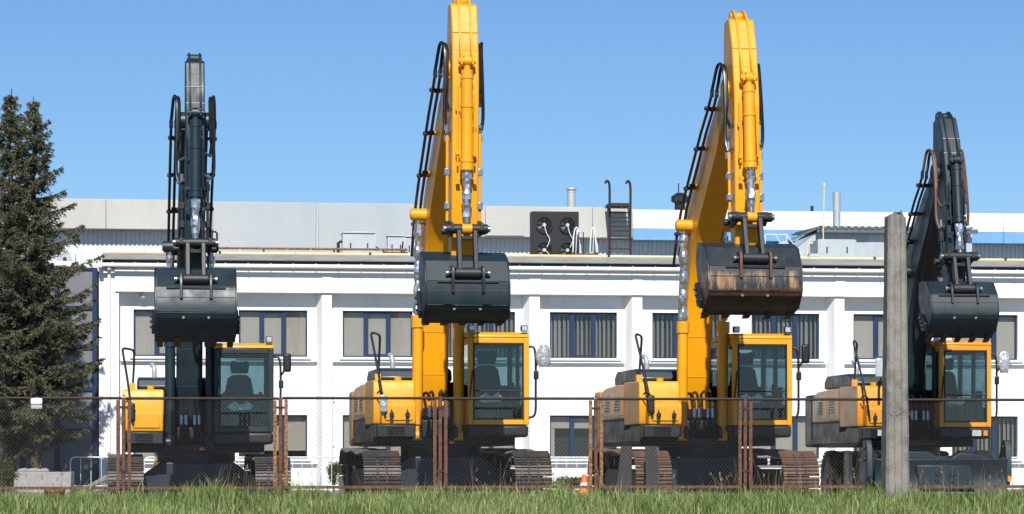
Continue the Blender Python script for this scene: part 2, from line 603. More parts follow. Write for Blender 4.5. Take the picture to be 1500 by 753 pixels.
def build_office():
    root = thing('office_building', 'long two-storey white office block with pilasters and blue framed windows', 'building', (PX(145, WY), WY, 0))
    ox = root.location.x
    def X(px): return PX(px, WY) - ox
    def Z(py): return PZ(py, WY)
    xe = X(1840)
    wins = [(195, 297), (350, 451), (503, 606), (656, 757), (808, 907), (959, 1062), (1105, 1205), (1255, 1358), (1400, 1497), (1555, 1655)]
    zu = (Z(523.5), Z(455.5))
    zl = (Z(672), Z(608))
    zroof = Z(377)
    holes = []
    for a, b in wins:
        holes.append((X(a), X(b), *zu))
        holes.append((X(a), X(b), *zl))
    mb = MB()
    ry, d = RY - WY, 0.30
    grid_wall(mb, 0.0, xe, -0.1, zroof - 0.2, ry, ry + d, holes)
    mb.build('wall', 'wall_white', root, ang=30)
    mb = MB()
    mb.bx(0, 0.25, ry + d + .002, 8.0, -0.1, zroof - 0.2)
    mb.build('end_wall', 'wall_white', root)
    MB().bx(xe - .25, xe, ry + d + .002, 8.0, -0.1, zroof - 0.2).build('end_wall', 'wall_white', root)
    MB().bx(0.252, xe - .252, 7.75, 8.0, -0.1, zroof - 0.2).build('back_wall', 'wall_white', root)
    # roof slab and edge
    MB().bx(0.12, xe, -0.40, 8.1, Z(386.5), zroof).build('roof_slab', 'roof_grey', root, bev=0.02)
    MB().bx(0.10, xe, -0.30, 0.5, Z(389.5), Z(386.7)).build('drip_edge', 'dark_frame', root)
    # beam under the eaves
    MB().bx(X(168), xe, -0.06, ry - .003, Z(431.5), Z(389.8)).build('eaves_beam', 'trim_white', root, bev=0.012)
    # pilasters with one splayed flank
    for a, b in ((145.0, 174), (472, 486), (776, 791), (926, 941), (1223, 1237), (1526, 1540)):
        xa, xb = X(a), X(b)
        sp = 0.0 if a < 200 else 0.17
        poly = [(xa - sp, ry - .004), (xa, 0.0), (xb, 0.0), (xb, ry - .004)] if sp else [(0.0, ry - .004), (0.0, 0.0), (xb, 0.0), (xb, ry - .004)]
        zt = Z(431.7) if sp else Z(397)
        MB().plan(poly, -0.1, zt).build('pilaster', 'wall_white', root, bev=0.01)
        if sp:
            MB().bx(xa - .01, xb + .01, -0.085, -0.063, Z(431), Z(404)).build('pilaster_cap', 'trim_white', root)
    # parapet upstand at the left end
    MB().side([(-.2, Z(398)), (0.46, Z(398)), (0.46, Z(392)), (-0.2, Z(374))], -0.02, 0.10).build('gable_upstand', 'trim_white', root, bev=.01)
    # gutter with brackets
    g = MB().tube([(X(150), -0.34, Z(394)), (xe, -0.34, Z(394))], 0.062, 10).build('gutter', 'trim_white', root)
    for px in range(165, 1840, 33):
        MB().bx(X(px) - .012, X(px) + .012, -0.415, -0.30, Z(395.8), Z(390)).build('bracket', 'trim_white', g)
    for px, z0 in ((160, Z(395)), (486.5, Z(528))):
        dp = MB().tube([(X(px), -0.07 if px < 200 else 0.06, -0.05), (X(px), -0.07 if px < 200 else 0.06, z0)], 0.05 if px < 200 else 0.022, 10).build('downpipe', 'trim_white', root)
        for py in (445, 487, 528, 575, 640):
            if PZ(py, WY) < z0:
                MB().bx(X(px) - .065, X(px) + .065, -0.02 if px < 200 else 0.05, 0.0 if px < 200 else 0.09, Z(py) - .012, Z(py) + .012).build('pipe_clip', 'galv', dp)
    # sill bands per bay
    bays = [(175, 471), (487, 767), (792, 917), (942, 1214), (1238, 1516), (1541, 1840)]
    for a, b in bays:
        for zt, zb in ((524, 531), (673, 680)):
            MB().bx(X(a) + (0.02 if a < 200 else 0.0), X(b), ry - .14, ry - .003, Z(zb), Z(zt + 3)).build('sill_band', 'trim_white', root, bev=.006)
    # windows
    k = 0
    for fl, (z0, z1) in (('u', zu), ('l', zl)):
        for i, (a, b) in enumerate(wins):
            xa, xb = X(a), X(b)
            yf = ry + .10
            w = MB()
            t = 0.045
            w.bx(xa, xb, yf, yf + .07, z1 - t, z1).bx(xa, xb, yf, yf + .07, z0, z0 + t)
            w.bx(xa, xa + t, yf, yf + .07, z0 + t, z1 - t).bx(xb - t, xb, yf, yf + .07, z0 + t, z1 - t)
            wn = w.build('window', 'frame_blue', root)
            W = xb - xa
            m1, m2 = xa + W * .335, xa + W * .655
            for m in (m1, m2):
                MB().bx(m - .07, m + .07, yf - .015, yf + .066, z0 + t, z1 - t).build('mullion', 'frame_blue', wn, bev=.006)
            for za, zb_ in ((z1 - t - .05, z1 - t - .001), (z0 + t + .001, z0 + t + .05)):
                MB().bx(m1 + .071, m2 - .071, yf - .01, yf + .06, za, zb_).build('casement_rail', 'frame_blue', wn)
            for (p, q) in ((xa + t, m1 - .07), (m1 + .07, m2 - .07), (m2 + .07, xb - t)):
                MB().bx(p, q, yf + .03, yf + .036, z0 + t, z1 - t).build('pane', 'window_glass', wn)
            # blinds
            style = {0: 'closed', 1: 'closed', 2: 'closed', 3: 'open', 4: 'open', 5: 'open', 6: 'open', 7: 'closed', 8: 'closed', 9: 'open'}[i]
            if fl == 'l':
                style = {0: 'closed', 1: 'half', 2: 'closed', 3: 'closed', 4: 'short', 5: 'open', 6: 'closed', 7: 'open', 8: 'open', 9: 'open'}[i]
            bl = MB()
            yb = yf + .13
            if style in ('closed', 'half', 'short'):
                zb = {'closed': z0 + .02, 'half': z0 + .24, 'short': z1 - .38}[style]
                n = 24
                vs, fs = [], []
                for j in range(n * 2 + 1):
                    x = xa + W * j / (n * 2)
                    y = yb + (0.012 if j % 2 else 0)
                    vs += [(x, y, zb), (x, y, z1)]
                for j in range(n * 2):
                    fs.append((2 * j, 2 * j + 2, 2 * j + 3, 2 * j + 1))
                bl.add(vs, fs)
                bl.build('blind', 'blind_beige', wn, ang=180)
                if style == 'short':
                    MB().bx(xa + .05, xa + .17, yb - .02, yb, z0, zb - .01).build('curtain', 'blind_beige', wn)
            else:
                n = 15
                for j in range(n):
                    x = xa + W * (j + .5) / n + random.uniform(-.012, .012)
                    a_ = R(random.uniform(28, 52))
                    c, s_ = math.cos(a_) * .055, math.sin(a_) * .055
                    bl.add([(x - c, yb - s_ + .05, z0 + .03), (x + c, yb + s_ + .05, z0 + .03), (x + c, yb + s_ + .05, z1), (x - c, yb - s_ + .05, z1)], [(0, 1, 2, 3)])
                bl.build('blind', 'blind_grey', wn)
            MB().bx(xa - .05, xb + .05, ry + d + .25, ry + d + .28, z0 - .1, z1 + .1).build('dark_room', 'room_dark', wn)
            MB().bx(xa - .10, xb + .10, ry - .20, ry + .098, z0 - .075, z0 - .004).build('sill', 'trim_white', wn, bev=.006)
    # security lamp and cameras on the first bay
    return root


build_office()

# twin floodlight under the eaves
fl = thing('security_camera', 'pair of white cameras on a bracket below the eaves of the office', 'camera', (PX(209, RY), RY, PZ(437, RY)))
MB().tube([(0, -.003, 0.16), (0, -.10, .02), (0, -.14, 0)], .012, 6).build('bracket', 'galv', fl)
MB().tube([(-.05, -.12, .01), (-.14, -.26, -.03)], [.05, .06], 10).build('housing', 'lamp_white', fl)
MB().tube([(.0, -.16, .02), (.02, -.24, -.04), (.02, -.28, -.09)], [.06, .075, .06], 10).build('dome', 'lamp_white', fl)

# ------------------------------------------------------------------ glazed entrance wing, left
def build_wing():
    Y = 82.0
    root = thing('glazed_wing', 'dark glazed wing with blue mullions behind the spruces', 'building', (PX(139.8, Y), Y, 0))
    ox = root.location.x
    def X(px): return PX(px, Y) - ox
    def Z(py): return PZ(py, Y)
    MB().bx(X(-420), X(141.5), 0.25, 6, -0.1, Z(397)).build('core_wall', 'room_dark', root)
    MB().bx(X(-420), X(142), -.04, .25, Z(397), Z(388)).build('top_beam', 'trim_white', root)
    xs = [-420, -315, -210, -110, -65, -18, 33, 84, 139]
    zs = [720, 632, 572, 512, 455, 398]
    for px in xs:
        MB().bx(X(px) - .075, X(px) + .075, -.05, .10, -0.1, Z(398) - .003).build('mullion', 'frame_blue', root, bev=.01)
    for i in range(len(xs) - 1):
        for py in zs[1:]:
            MB().bx(X(xs[i]) + .077, X(xs[i + 1]) - .077, -.03, .09, Z(py) - .06, Z(py) + .06).build('transom', 'frame_blue', root)
        for j in range(len(zs) - 1):
            MB().bx(X(xs[i]) + .078, X(xs[i + 1]) - .078, .02, .05, Z(zs[j]) + .062, Z(zs[j + 1]) - .062).build('pane', 'panel_dark', root)
    return root


build_wing()

# ------------------------------------------------------------------ hall behind
def corrugated(x0, x1, y, z0, z1, pitch=0.15, depth=0.035):
    mb = MB()
    n = int((x1 - x0) / pitch)
    vs, fs = [], []
    x = x0
    prof = [(0, 0), (.45, 0), (.5, depth), (.95, depth)]
    pts = []
    for i in range(n):
        for p, q in prof:
            pts.append((x0 + (i + p) * pitch, y - q))
    for p in pts:
        vs += [(p[0], p[1], z0), (p[0], p[1], z1)]
    for i in range(len(pts) - 1):
        fs.append((2 * i, 2 * i + 2, 2 * i + 3, 2 * i + 1))
    mb.add(vs, fs)
    return mb


def build_hall():
    Y = 90.0
    root = thing('factory_hall', 'corrugated factory hall with grey, white and blue parapet behind the office roof', 'building', (PX(-300, Y), Y, 0))
    ox = root.location.x
    def X(px, yy=0.0): return PX(px, Y + yy) - ox
    def Z(py, yy=0.0): return PZ(py, Y + yy)
    top = Z(298)
    # main box
    MB().bx(X(-300), X(1900), .06, 14, -0.1, Z(310)).build('core_wall', 'clad_corr', root)
    o = corrugated(X(-300), X(1900), 0.05, 0.0, Z(335)).build('corrugated_cladding', 'clad_corr', root, ang=10)
    # parapet bands
    f0 = -0.55
    def band(a, b, y0, y1, m, name, dy=0.0):
        MB().bx(X(a, f0), X(b, f0), f0 + dy, -.002, Z(y1, f0), Z(y0, f0)).build(name, m, root, bev=.015)
    for a, b in ((-300, -150), (-149.6, 0), (.4, 155), (155.4, 311.8)):
        band(a, b, 298, 341, 'parapet_grey', 'parapet_panel', .006 * (a > 100))
    for a, b in ((312, 463), (466, 611.8)):
        band(a, b, 300, 384, 'panel_blue_grey', 'parapet_panel', -.02)
    MB().bx(X(463.2, f0), X(465.8, f0), f0 - .05, -.002, Z(384, f0), Z(301, f0)).build('joint_cover', 'galv', root)
    for a, b in ((612, 711), (711.4, 868), (868.4, 926.8)):
        band(a, b, 302, 347, 'parapet_grey', 'parapet_panel', .006 * (a > 700))
    for a, b in ((927, 1118), (1118.4, 1310), (1310.4, 1470), (1470.4, 1640), (1640.4, 1900)):
        band(a, b, 305, 333, 'clad_white', 'parapet_panel')
        band(a, b, 333.4, 350, 'fascia_blue', 'fascia_panel', -.03)
    MB().bx(X(-300, f0), X(926.8, f0), .002, 14.2, Z(309.9), Z(303)).build('roof_deck', 'parapet_grey', root)
    MB().bx(X(927, f0), X(1900, f0), .002, 14.2, Z(309.9), Z(307)).build('roof_deck', 'parapet_grey', root)
    MB().bx(X(712, f0), X(767, f0), f0 - .03, f0 - .003, Z(345.5, f0), Z(325, f0)).build('patch_panel', 'parapet_grey', root, bev=.008)
    return root


hall = build_hall()
TOPZ = PZ(307, 90)

# ------------------------------------------------------------------ rooftop plant
RZ = PZ(377, WY)          # roof surface height of the office


def at(px, Y): return PX(px, Y)


def gas_pipe():
    Y = 80.35
    z = RZ + .075
    for k, (a, b, lab) in enumerate(((161, 602, 'yellow gas pipe along the roof edge behind the rusty rail'), (748, 1900, 'yellow gas pipe along the roof edge below the ladder and penthouse'))):
        r = thing('gas_pipe', lab, 'pipe', (at(a, Y), Y, RZ))
        L = at(b, Y) - at(a, Y)
        MB().tube([(0, 0, .075), (L, 0, .075)], .045, 10).build('pipe', 'pipe_yellow', r)
        n = max(2, int(L / 1.9))
        for i in range(n):
            x = (i + .45) * L / n
            MB().bx(x - .035, x + .035, -.06, .06, 0.0, .135).build('clamp', 'black' if i % 2 else 'galv', r)


gas_pipe()


def roof_rail():
    Y = 80.8
    r = thing('roof_rail', 'low rusty pipe rail on the office roof in front of the duct boxes', 'railing', (at(312, Y), Y, RZ))
    L = at(597, Y) - at(312, Y)
    MB().tube([(0, 0, .26), (L, 0, .26)], .034, 8).build('rail', 'rust_bright', r)
    for i in range(9):
        x = .1 + i * (L - .2) / 8
        MB().bx(x - .025, x + .025, -.025, .025, 0, .235).build('post', 'rail_brown' if i % 3 == 2 else 'galv', r)
    hp = thing('roof_hoop', 'rusty upright pipe hoop at the end of the roof rail', 'railing', (at(318, Y), Y + .25, RZ))
    MB().tube([(0, 0, 0), (0, 0, .72), (-.05, 0, .76), (-.45, 0, .76), (-.45, 0, 0)], .03, 8).build('hoop', 'rail_brown', hp)


roof_rail()


def duct_box(px0, px1, ytop, Y, dep, lab, cap=True, foot=0.16):
    x0, x1 = at(px0, Y), at(px1, Y)
    z1 = PZ(ytop, Y) - RZ
    r = thing('air_handler', lab, 'duct unit', ((x0 + x1) / 2, Y, RZ))
    w = (x1 - x0) / 2
    MB().bx(-w, w, 0, dep, foot, z1).build('casing', 'duct', r, bev=.012)
    MB().bx(-w + .08, w - .08, .08, dep - .08, 0, foot - .002).build('plinth', 'dark_frame', r)
    if cap:
        MB().bx(-w - .03, w + .03, -.04, dep + .03, z1 + .002, z1 + .05).build('lid', 'galv', r, bev=.008)
    for s in (-.32, .32):
        MB().bx(s * w * 1.7 - .018, s * w * 1.7 + .018, -.035, -.002, (foot + z1) / 2 - .09, (foot + z1) / 2 + .09).build('handle', 'black', r, bev=.004)
    for s in (-1, 1):
        MB().bx(s * w - .025, s * w + .025, -.012, -.001, foot + .02, z1 - .02).build('corner_post', 'galv', r)
    return r


a = duct_box(503, 549, 344, 83.2, 1.0, 'pale grey duct box with two black handles behind the rusty roof rail')
MB().tube([(-.62, .3, .05), (-.62, .3, .66), (-.5, .3, .72)], .05, 8).build('stub_pipe', 'dark_frame', a)
MB().tube([(.5, .1, .55), (.82, .05, .36)], .02, 6).build('stay', 'black', a)
a = duct_box(569, 592, 348, 83.0, .7, 'small grey duct box on a rusty stand beside the excavator boom')
st = thing('pipe_stand', 'rusty steel stand with crossbar among the duct boxes', 'stand', (at(581, 82.3), 82.3, RZ))
MB().bx(-.42, .34, -.03, .03, .24, .31).build('crossbar', 'rust', st)
for x in (-.30, .30):
    MB().bx(x - .04, x + .04, -.028, .028, 0, .238).build('leg', 'rust', st)
MB().tube([(.12, -.06, 0), (.19, -.06, .62)], .025, 6).build('strut', 'black', st)
duct_box(594, 618, 349, 83.4, .7, 'grey duct box with dark top half hidden by the yellow boom')


def condenser():
    Y = 82.2
    x0, x1 = at(779, Y), at(848, Y)
    w, h = (x1 - x0) / 2, PZ(309, Y) - RZ
    r = thing('condenser_unit', 'black four-fan condenser standing on the office roof', 'condenser', ((x0 + x1) / 2, Y, RZ))
    MB().bx(-w, w, .0, .55, 0.02, h).build('casing', 'black', r, bev=.015)
    MB().bx(-w + .01, w - .01, -.006, -.001, h * .5 - .012, h * .5 + .012).build('seam', 'dark_frame', r)
    for i, (px, py) in enumerate(((797, 329), (831, 329), (797, 366), (831, 366))):
        cx, cz = at(px, Y) - r.location.x, PZ(py, Y) - RZ
        ring = MB()
        n = 28
        vs, fs = [], []
        for k in range(n):
            a_ = 2 * math.pi * k / n
            for rr, yy in ((.235, -.002), (.235, -.05), (.262, -.05), (.262, -.002)):
                vs.append((cx + rr * math.cos(a_), yy, cz + rr * math.sin(a_)))
        for k in range(n):
            for q in range(4):
                fs.append((k * 4 + q, k * 4 + (q + 1) % 4, ((k + 1) % n) * 4 + (q + 1) % 4, ((k + 1) % n) * 4 + q))
        ring.add(vs, fs)
        fan = ring.build('fan', 'dusty_black', r)
        hub = MB().tube([(cx, -.004, cz), (cx, -.075, cz)], .055, 14).build('hub', 'galv', fan)
        for k in range(7):
            a_ = 2 * math.pi * k / 7 + i
            p = [(cx + rr * math.cos(a_ + da), -.015 - dy, cz + rr * math.sin(a_ + da)) for rr, da, dy in ((.055, 0, 0), (.22, -.22, 0), (.22, .35, .03), (.055, .5, .02))]
            b = MB().add(p, [(0, 1, 2, 3)])
            b.build('blade', 'dark_frame', fan)
        for rr in (.10, .16, .21):
            MB().tube([(cx + rr * math.cos(2 * math.pi * k / 24), -.055, cz + rr * math.sin(2 * math.pi * k / 24)) for k in range(25)], .004, 4, False).build('guard_ring', 'dusty_black', fan)
        if i < 3:
            MB().tube(spline([(cx, -.08, cz), (cx + .06, -.09, cz - .25), (cx + .16, -.085, cz - .45), (cx + .08, -.08, cz - .68)] if i != 2 else [(cx, -.08, cz), (cx + .1, -.09, cz - .08), (cx + .18, -.08, cz - .2)]), .012, 5).build('cable', 'lamp_white', fan)


condenser()


def roof_hatch_rails():
    Y = 81.4
    for px, lab in ((844, 'thin white hoop handrail in front of the condenser'), (869, 'thin white hoop handrail between condenser and ladder')):
        r = thing('hoop_handrail', lab, 'handrail', (at(px, Y), Y, RZ))
        MB().tube(spline([(-.10, 0, 0), (-.09, 0, .5), (-.05, 0, .93), (.05, 0, .99), (.08, 0, .5), (.13, 0, .0)]), .022, 6).build('hoop', 'barrier_white', r)
        MB().tube([(.18, .25, 0), (.17, .25, .45), (.06, .25, .95)], .018, 6).build('brace', 'barrier_white', r)
        MB().tube([(-.02, .0, 0), (.02, .0, .96)], .014, 6).build('brace', 'barrier_white', r)
    r = thing('roof_step', 'rusty step frame with two stubby legs on the office roof', 'step', (at(859, 81.2), 81.2, RZ))
    for x in (-.42, .30):
        MB().tube([(x, 0, 0), (x, 0, .26)], .06, 10).build('leg', 'rust', r)
    MB().bx(-.36, .24, -.05, .05, .16, .23).build('tread', 'rust', r)
    MB().tube([(-.22, .1, 0), (-.22, .1, .86), (-.08, .1, .88), (-.08, .1, 0)], .018, 6).build('rail', 'rail_brown', r)


roof_hatch_rails()


def roof_ladder():
    Y = 88.7
    r = thing('roof_ladder', 'dark brown steel ladder with landing and curved grab rails against the parapet', 'ladder', (at(908, Y), Y, RZ))
    def z(py): return PZ(py, Y) - RZ
    w = (at(923.5, Y) - at(893, Y)) / 2
    cx = (at(923.5, Y) + at(893, Y)) / 2 + .0 - r.location.x
    for s in (-1, 1):
        x = cx + s * w
        MB().tube(spline([(x, 0, z(388)), (x, 0, z(340)), (x, 0, z(300)), (x, 0, z(275)), (x - .03, -.03, z(266)), (x - .10, -.06, z(263.5)), (x - .16, -.08, z(267))]), .04, 8).build('stile', 'rail_brown', r)
    for py in (310, 317, 323, 330, 336.5, 344, 349, 363, 376, 385):
        MB().tube([(cx - w, 0, z(py)), (cx + w, 0, z(py))], .022, 6).build('rung', 'rail_brown', r)
    MB().bx(cx - w - .06, cx + w - .045, -.35, .55, z(301.5), z(297)).build('landing', 'rail_brown', r)
    for x in (cx - w - .03, cx, cx + w - .14):
        MB().bx(x - .03, x + .03, -.33, -.27, z(305), z(301.7)).build('lug', 'rail_brown', r)


roof_ladder()


def stack_pipe(px, y0, y1, wpx, Y, lab, m, cap=False, base=None):
    zb = base if base is not None else TOPZ
    r = thing('vent_stack', lab, 'chimney', (at(px, Y), Y, zb))
    rad = wpx / 2 * Y / 3974
    h = PZ(y0, Y) - zb
    MB().tube([(0, 0, 0), (0, 0, h)], rad, 18).build('pipe', m, r)
    MB().tube([(0, 0, h * .92 - .03), (0, 0, h * .92 + .03)], rad * 1.06, 18).build('band', m, r)
    if cap:
        MB().tube([(0, 0, h + .002), (0, 0, h + .06), (0, 0, h + .11)], [rad * 1.35, rad * 1.3, rad * .5], 18).build('cap', 'galv', r)


stack_pipe(837, 277, 303, 12.5, 92, 'galvanised vent stack with flat cap above the condenser', 'galv', True)
stack_pipe(1189.5, 297, 307, 4.5, 92, 'short dark vent pipe on the white hall roof', 'rail_brown')


def hood():
    Y = 91
    r = thing('vent_cowl', 'dark grey ventilator cowl beside the raised orange boom', 'vent', (at(996, Y), Y, TOPZ))
    h = PZ(280, Y) - TOPZ
    MB().tube([(0, 0, 0), (0, 0, h - .35), (0, 0, h - .3), (0, 0, h - .12), (0, 0, h)], [.18, .18, .30, .30, .12], 8).build('cowl', 'dark_frame', r)
    MB().tube([(-.1, -.3, 0), (-.1, -.3, h + .3)], .02, 6).build('rod', 'dark_frame', r)


hood()


def penthouse():
    Y = 84.5
    x0, x1 = at(1205, Y), at(1424, Y)
    r = thing('roof_penthouse', 'grey sheet metal penthouse with corrugated green roof on the office roof', 'penthouse', (x0, Y, RZ))
    L = x1 - x0
    h = PZ(331, Y) - RZ
    MB().bx(0, L, 0, 3.2, 0, h).build('wall', 'duct', r)
    MB().front([(-1.3, .0), (-.004, 0), (-.004, h - .02), (-.05, h - .02), (-1.3, h * .28)], .0, 2.8).build('sloped_duct', 'duct', r, bev=.01)
    for px in (1243, 1270, 1296):
        x = at(px, Y) - x0
        MB().bx(x - .02, x + .02, -.014, -.001, .02, h - .05).build('seam', 'galv', r)
    xd0, xd1 = at(1271, Y) - x0, at(1294.5, Y) - x0
    MB().bx(xd0 + .03, xd1 - .0, -.010, -.001, .02, h - .12).build('door', 'galv', r)
    rc = MB()
    n = int((L + .4) / .22)
    pts = []
    for i in range(n):
        for p, q in ((0, 0), (.3, 0), (.5, .06), (.8, .06)):
            pts.append((-.25 + (i + p) * .22, q))
    vs, fs = [], []
    for (x, q) in pts:
        vs += [(x, -.35, h + .02 + q), (x, 3.4, h + .12 + q)]
    for i in range(len(pts) - 1):
        fs.append((2 * i, 2 * i + 2, 2 * i + 3, 2 * i + 1))
    rc.add(vs, fs)
    ro = rc.build('roof', 'roof_corr_green', r, ang=10)
    md = ro.modifiers.new('thick', 'SOLIDIFY')
    md.thickness = .05
    MB().bx(-.25, L + .1, -.33, -.27, h - .13, h + .012).build('roof_edge', 'roof_corr_green', r)
    MB().rod((-1.25, -.1, h - .45), (-.2, -.1, h + .02), .12, .06).build('verge', 'roof_corr_green', r)
    zt = PZ(276, Y + 1) - RZ
    x = at(1225.5, Y + 1) - x0
    fp = MB().tube([(x, 1.0, h + .06), (x, 1.0, zt)], .122, 18).build('flue', 'galv', r)
    MB().tube([(x, 1.0, zt - .04), (x, 1.0, zt + .001)], .128, 18).build('rim', 'galv', fp)
    # box unit
    a = duct_box(1199, 1253, 346, 82.6, 1.2, 'grey duct box with black handles in front of the roof penthouse', cap=False, foot=.2)
    MB().tube([(-.62, -.2, .28), (-.95, -.25, .28)], .11, 10).build('elbow', 'galv', a)
    # yellow mast and rails
    m = thing('gas_vent_mast', 'tall thin yellow vent mast with railing beside the penthouse', 'mast', (at(1206, 83.4), 83.4, RZ))
    zt = PZ(266, 83.4) - RZ
    MB().tube([(0, 0, 0), (0, 0, 1.2), (.03, 0, zt)], .019, 8).build('pole', 'pipe_yellow', m)
    MB().tube([(.03, 0, zt - .06), (.03, 0, zt + .08)], .035, 8).build('cap', 'pipe_yellow', m)
    MB().tube([(-.5, 0, 0), (-.5, 0, .72), (-.44, 0, .78), (-.03, 0, .78)], .026, 8).build('rail', 'pipe_yellow', m)
    MB().tube([(-1.2, 0, .34), (-.2, 0, .34)], .03, 8).build('rail', 'pipe_yellow', m)
    s = thing('stair_railing', 'thin white tubular stair railing beside the rusty bucket', 'railing', (at(1150, 82.9), 82.9, RZ))
    for a_, b_ in (((-.62, 0), (-.62, 1.0)), ((-.62, 1.0), (.05, 1.0)), ((.05, 1.0), (.75, .05)), ((.05, 1.0), (.05, 0)), ((-.62, 1.0), (-1.0, .2)), ((-.3, 1.0), (.3, 0)), ((.3, .66), (.3, 0))):
        MB().tube([(a_[0], 0, a_[1]), (b_[0], 0.01 * random.random(), b_[1])], .016, 6).build('tube', 'barrier_white', s)
    d = thing('roof_duct', 'low grey duct run beside the penthouse behind the rusty bucket', 'duct', (at(1162, 84.0), 84.0, RZ))
    MB().plan([(-.9, 0), (.5, 0), (.5, .8), (-.9, .8)], 0, .55).build('casing', 'duct', d, bev=.02)
    MB().tube([(-.3, -.1, .55), (-.3, .1, .75)], .2, 10).build('cowl', 'duct', d)


penthouse()

# wall fan unit on the hall behind the spruce
def wall_fan():
    Y = 89.6
    r = thing('fan_unit', 'round grey fan unit on the hall wall beside the spruce', 'fan', (at(95, Y), Y, PZ(394, Y)))
    MB().bx(-.33, .33, 0, .42, -.05, .42).build('casing', 'clad_white', r, bev=.02)
    MB().tube([(0.0, -.001, .2), (0, -.08, .2)], .24, 24).build('grille', 'galv', r)
    MB().tube([(0.0, -.082, .2), (0, -.12, .2)], .06, 12).build('hub', 'dark_frame', r)
    for x in (-.25, .25):
        MB().bx(x - .02, x + .02, .0, .42, -.30, -.052).build('bracket', 'galv', r)


wall_fan()

# ------------------------------------------------------------------ excavators
def foil_tube(name, a, b, r, parent):
    a, b = Vector(a), Vector(b)
    n, m = 14, max(8, int((b - a).length / .045))
    d = (b - a).normalized()
    u = d.cross(Vector((1, 0, 0)))
    if u.length < .1: u = d.cross(Vector((0, 1, 0)))
    u.normalize()
    v = d.cross(u)
    vs, fs = [], []
    for i in range(m + 1):
        p = a.lerp(b, i / m)
        sw = r * (1 + .16 * math.sin(i * .9 + random.random()))
        for k in range(n):
            t = 2 * math.pi * k / n
            rr = sw * random.uniform(.84, 1.16)
            vs.append(p + (u * math.cos(t) + v * math.sin(t)) * rr)
    for i in range(m):
        for k in range(n):
            k2 = (k + 1) % n
            fs.append((i * n + k, i * n + k2, (i + 1) * n + k2, (i + 1) * n + k))
    fs.append(tuple(range(n - 1, -1, -1)))
    fs.append(tuple(range(m * n, m * n + n)))
    return MB().add(vs, fs).build(name, 'foil', parent, ang=4)


SHOE = {}


def shoe_mesh(m):
    if m in SHOE: return SHOE[m]
    s = MB()
    w, p = .30, .186
    s.bx(-w, w, -p / 2 + .004, p / 2 - .004, 0, .022)
    for k in (-1, 0, 1):
        s.add([(-w, k * .062 - .011, .0225), (w, k * .062 - .011, .0225), (w, k * .062 + .011, .0225), (-w, k * .062 + .011, .0225),
               (-w, k * .062 - .005, .05), (w, k * .062 - .005, .05), (w, k * .062 + .005, .05), (-w, k * .062 + .005, .05)],
              [(0, 1, 5, 4), (1, 2, 6, 5), (2, 3, 7, 6), (3, 0, 4, 7), (4, 5, 6, 7)])
    o = s.build('shoe', m)
    SHOE[m] = o.data
    bpy.data.objects.remove(o)
    return SHOE[m]


def track_path(pitch):
    """closed path in (forward, z): rear sprocket, sagging top run, idler"""
    rc, rr = (-1.72, .53), .46
    fc, fr = (1.74, .50), .43
    pts = []
    for i in range(40):
        t = i / 39
        pts.append((rc[0] + (fc[0] - rc[0]) * t, .058))
    for i in range(1, 40):
        a = -math.pi / 2 + math.pi * i / 40
        pts.append((fc[0] + fr * math.cos(a) * 1.0, fc[1] + fr * math.sin(a) - (fc[1] - fr - .058) * (1 - (math.sin(a) + 1) / 2)))
    for i in range(40):
        t = i / 39
        z0, z1 = fc[1] + fr, rc[1] + rr
        sag = -.035 * math.sin(2 * math.pi * t) ** 2
        pts.append((fc[0] + (rc[0] - fc[0]) * t, z0 + (z1 - z0) * (t * t * (3 - 2 * t)) ** .7 + sag))
    for i in range(1, 40):
        a = math.pi / 2 + math.pi * i / 40
        pts.append((rc[0] + rr * math.cos(a), rc[1] + rr * math.sin(a) - (rc[1] - rr - .058) * (1 - (math.sin(a) + 1) / 2)))
    P_ = np.array(pts + pts[:1])
    seg = np.hypot(*(P_[1:] - P_[:-1]).T)
    cum = np.concatenate([[0], np.cumsum(seg)])
    L = cum[-1]
    n = int(round(L / pitch))
    out = []
    for i in range(n):
        s = (i + .5) * L / n
        f = np.interp(s, cum, P_[:, 0]); z = np.interp(s, cum, P_[:, 1])
        s1, s2 = (s - .05) % L, (s + .05) % L
        df = np.interp(s2, cum, P_[:, 0]) - np.interp(s1, cum, P_[:, 0])
        dz = np.interp(s2, cum, P_[:, 1]) - np.interp(s1, cum, P_[:, 1])
        out.append((f, z, math.atan2(dz, df)))
    return out


TP = track_path(.19)


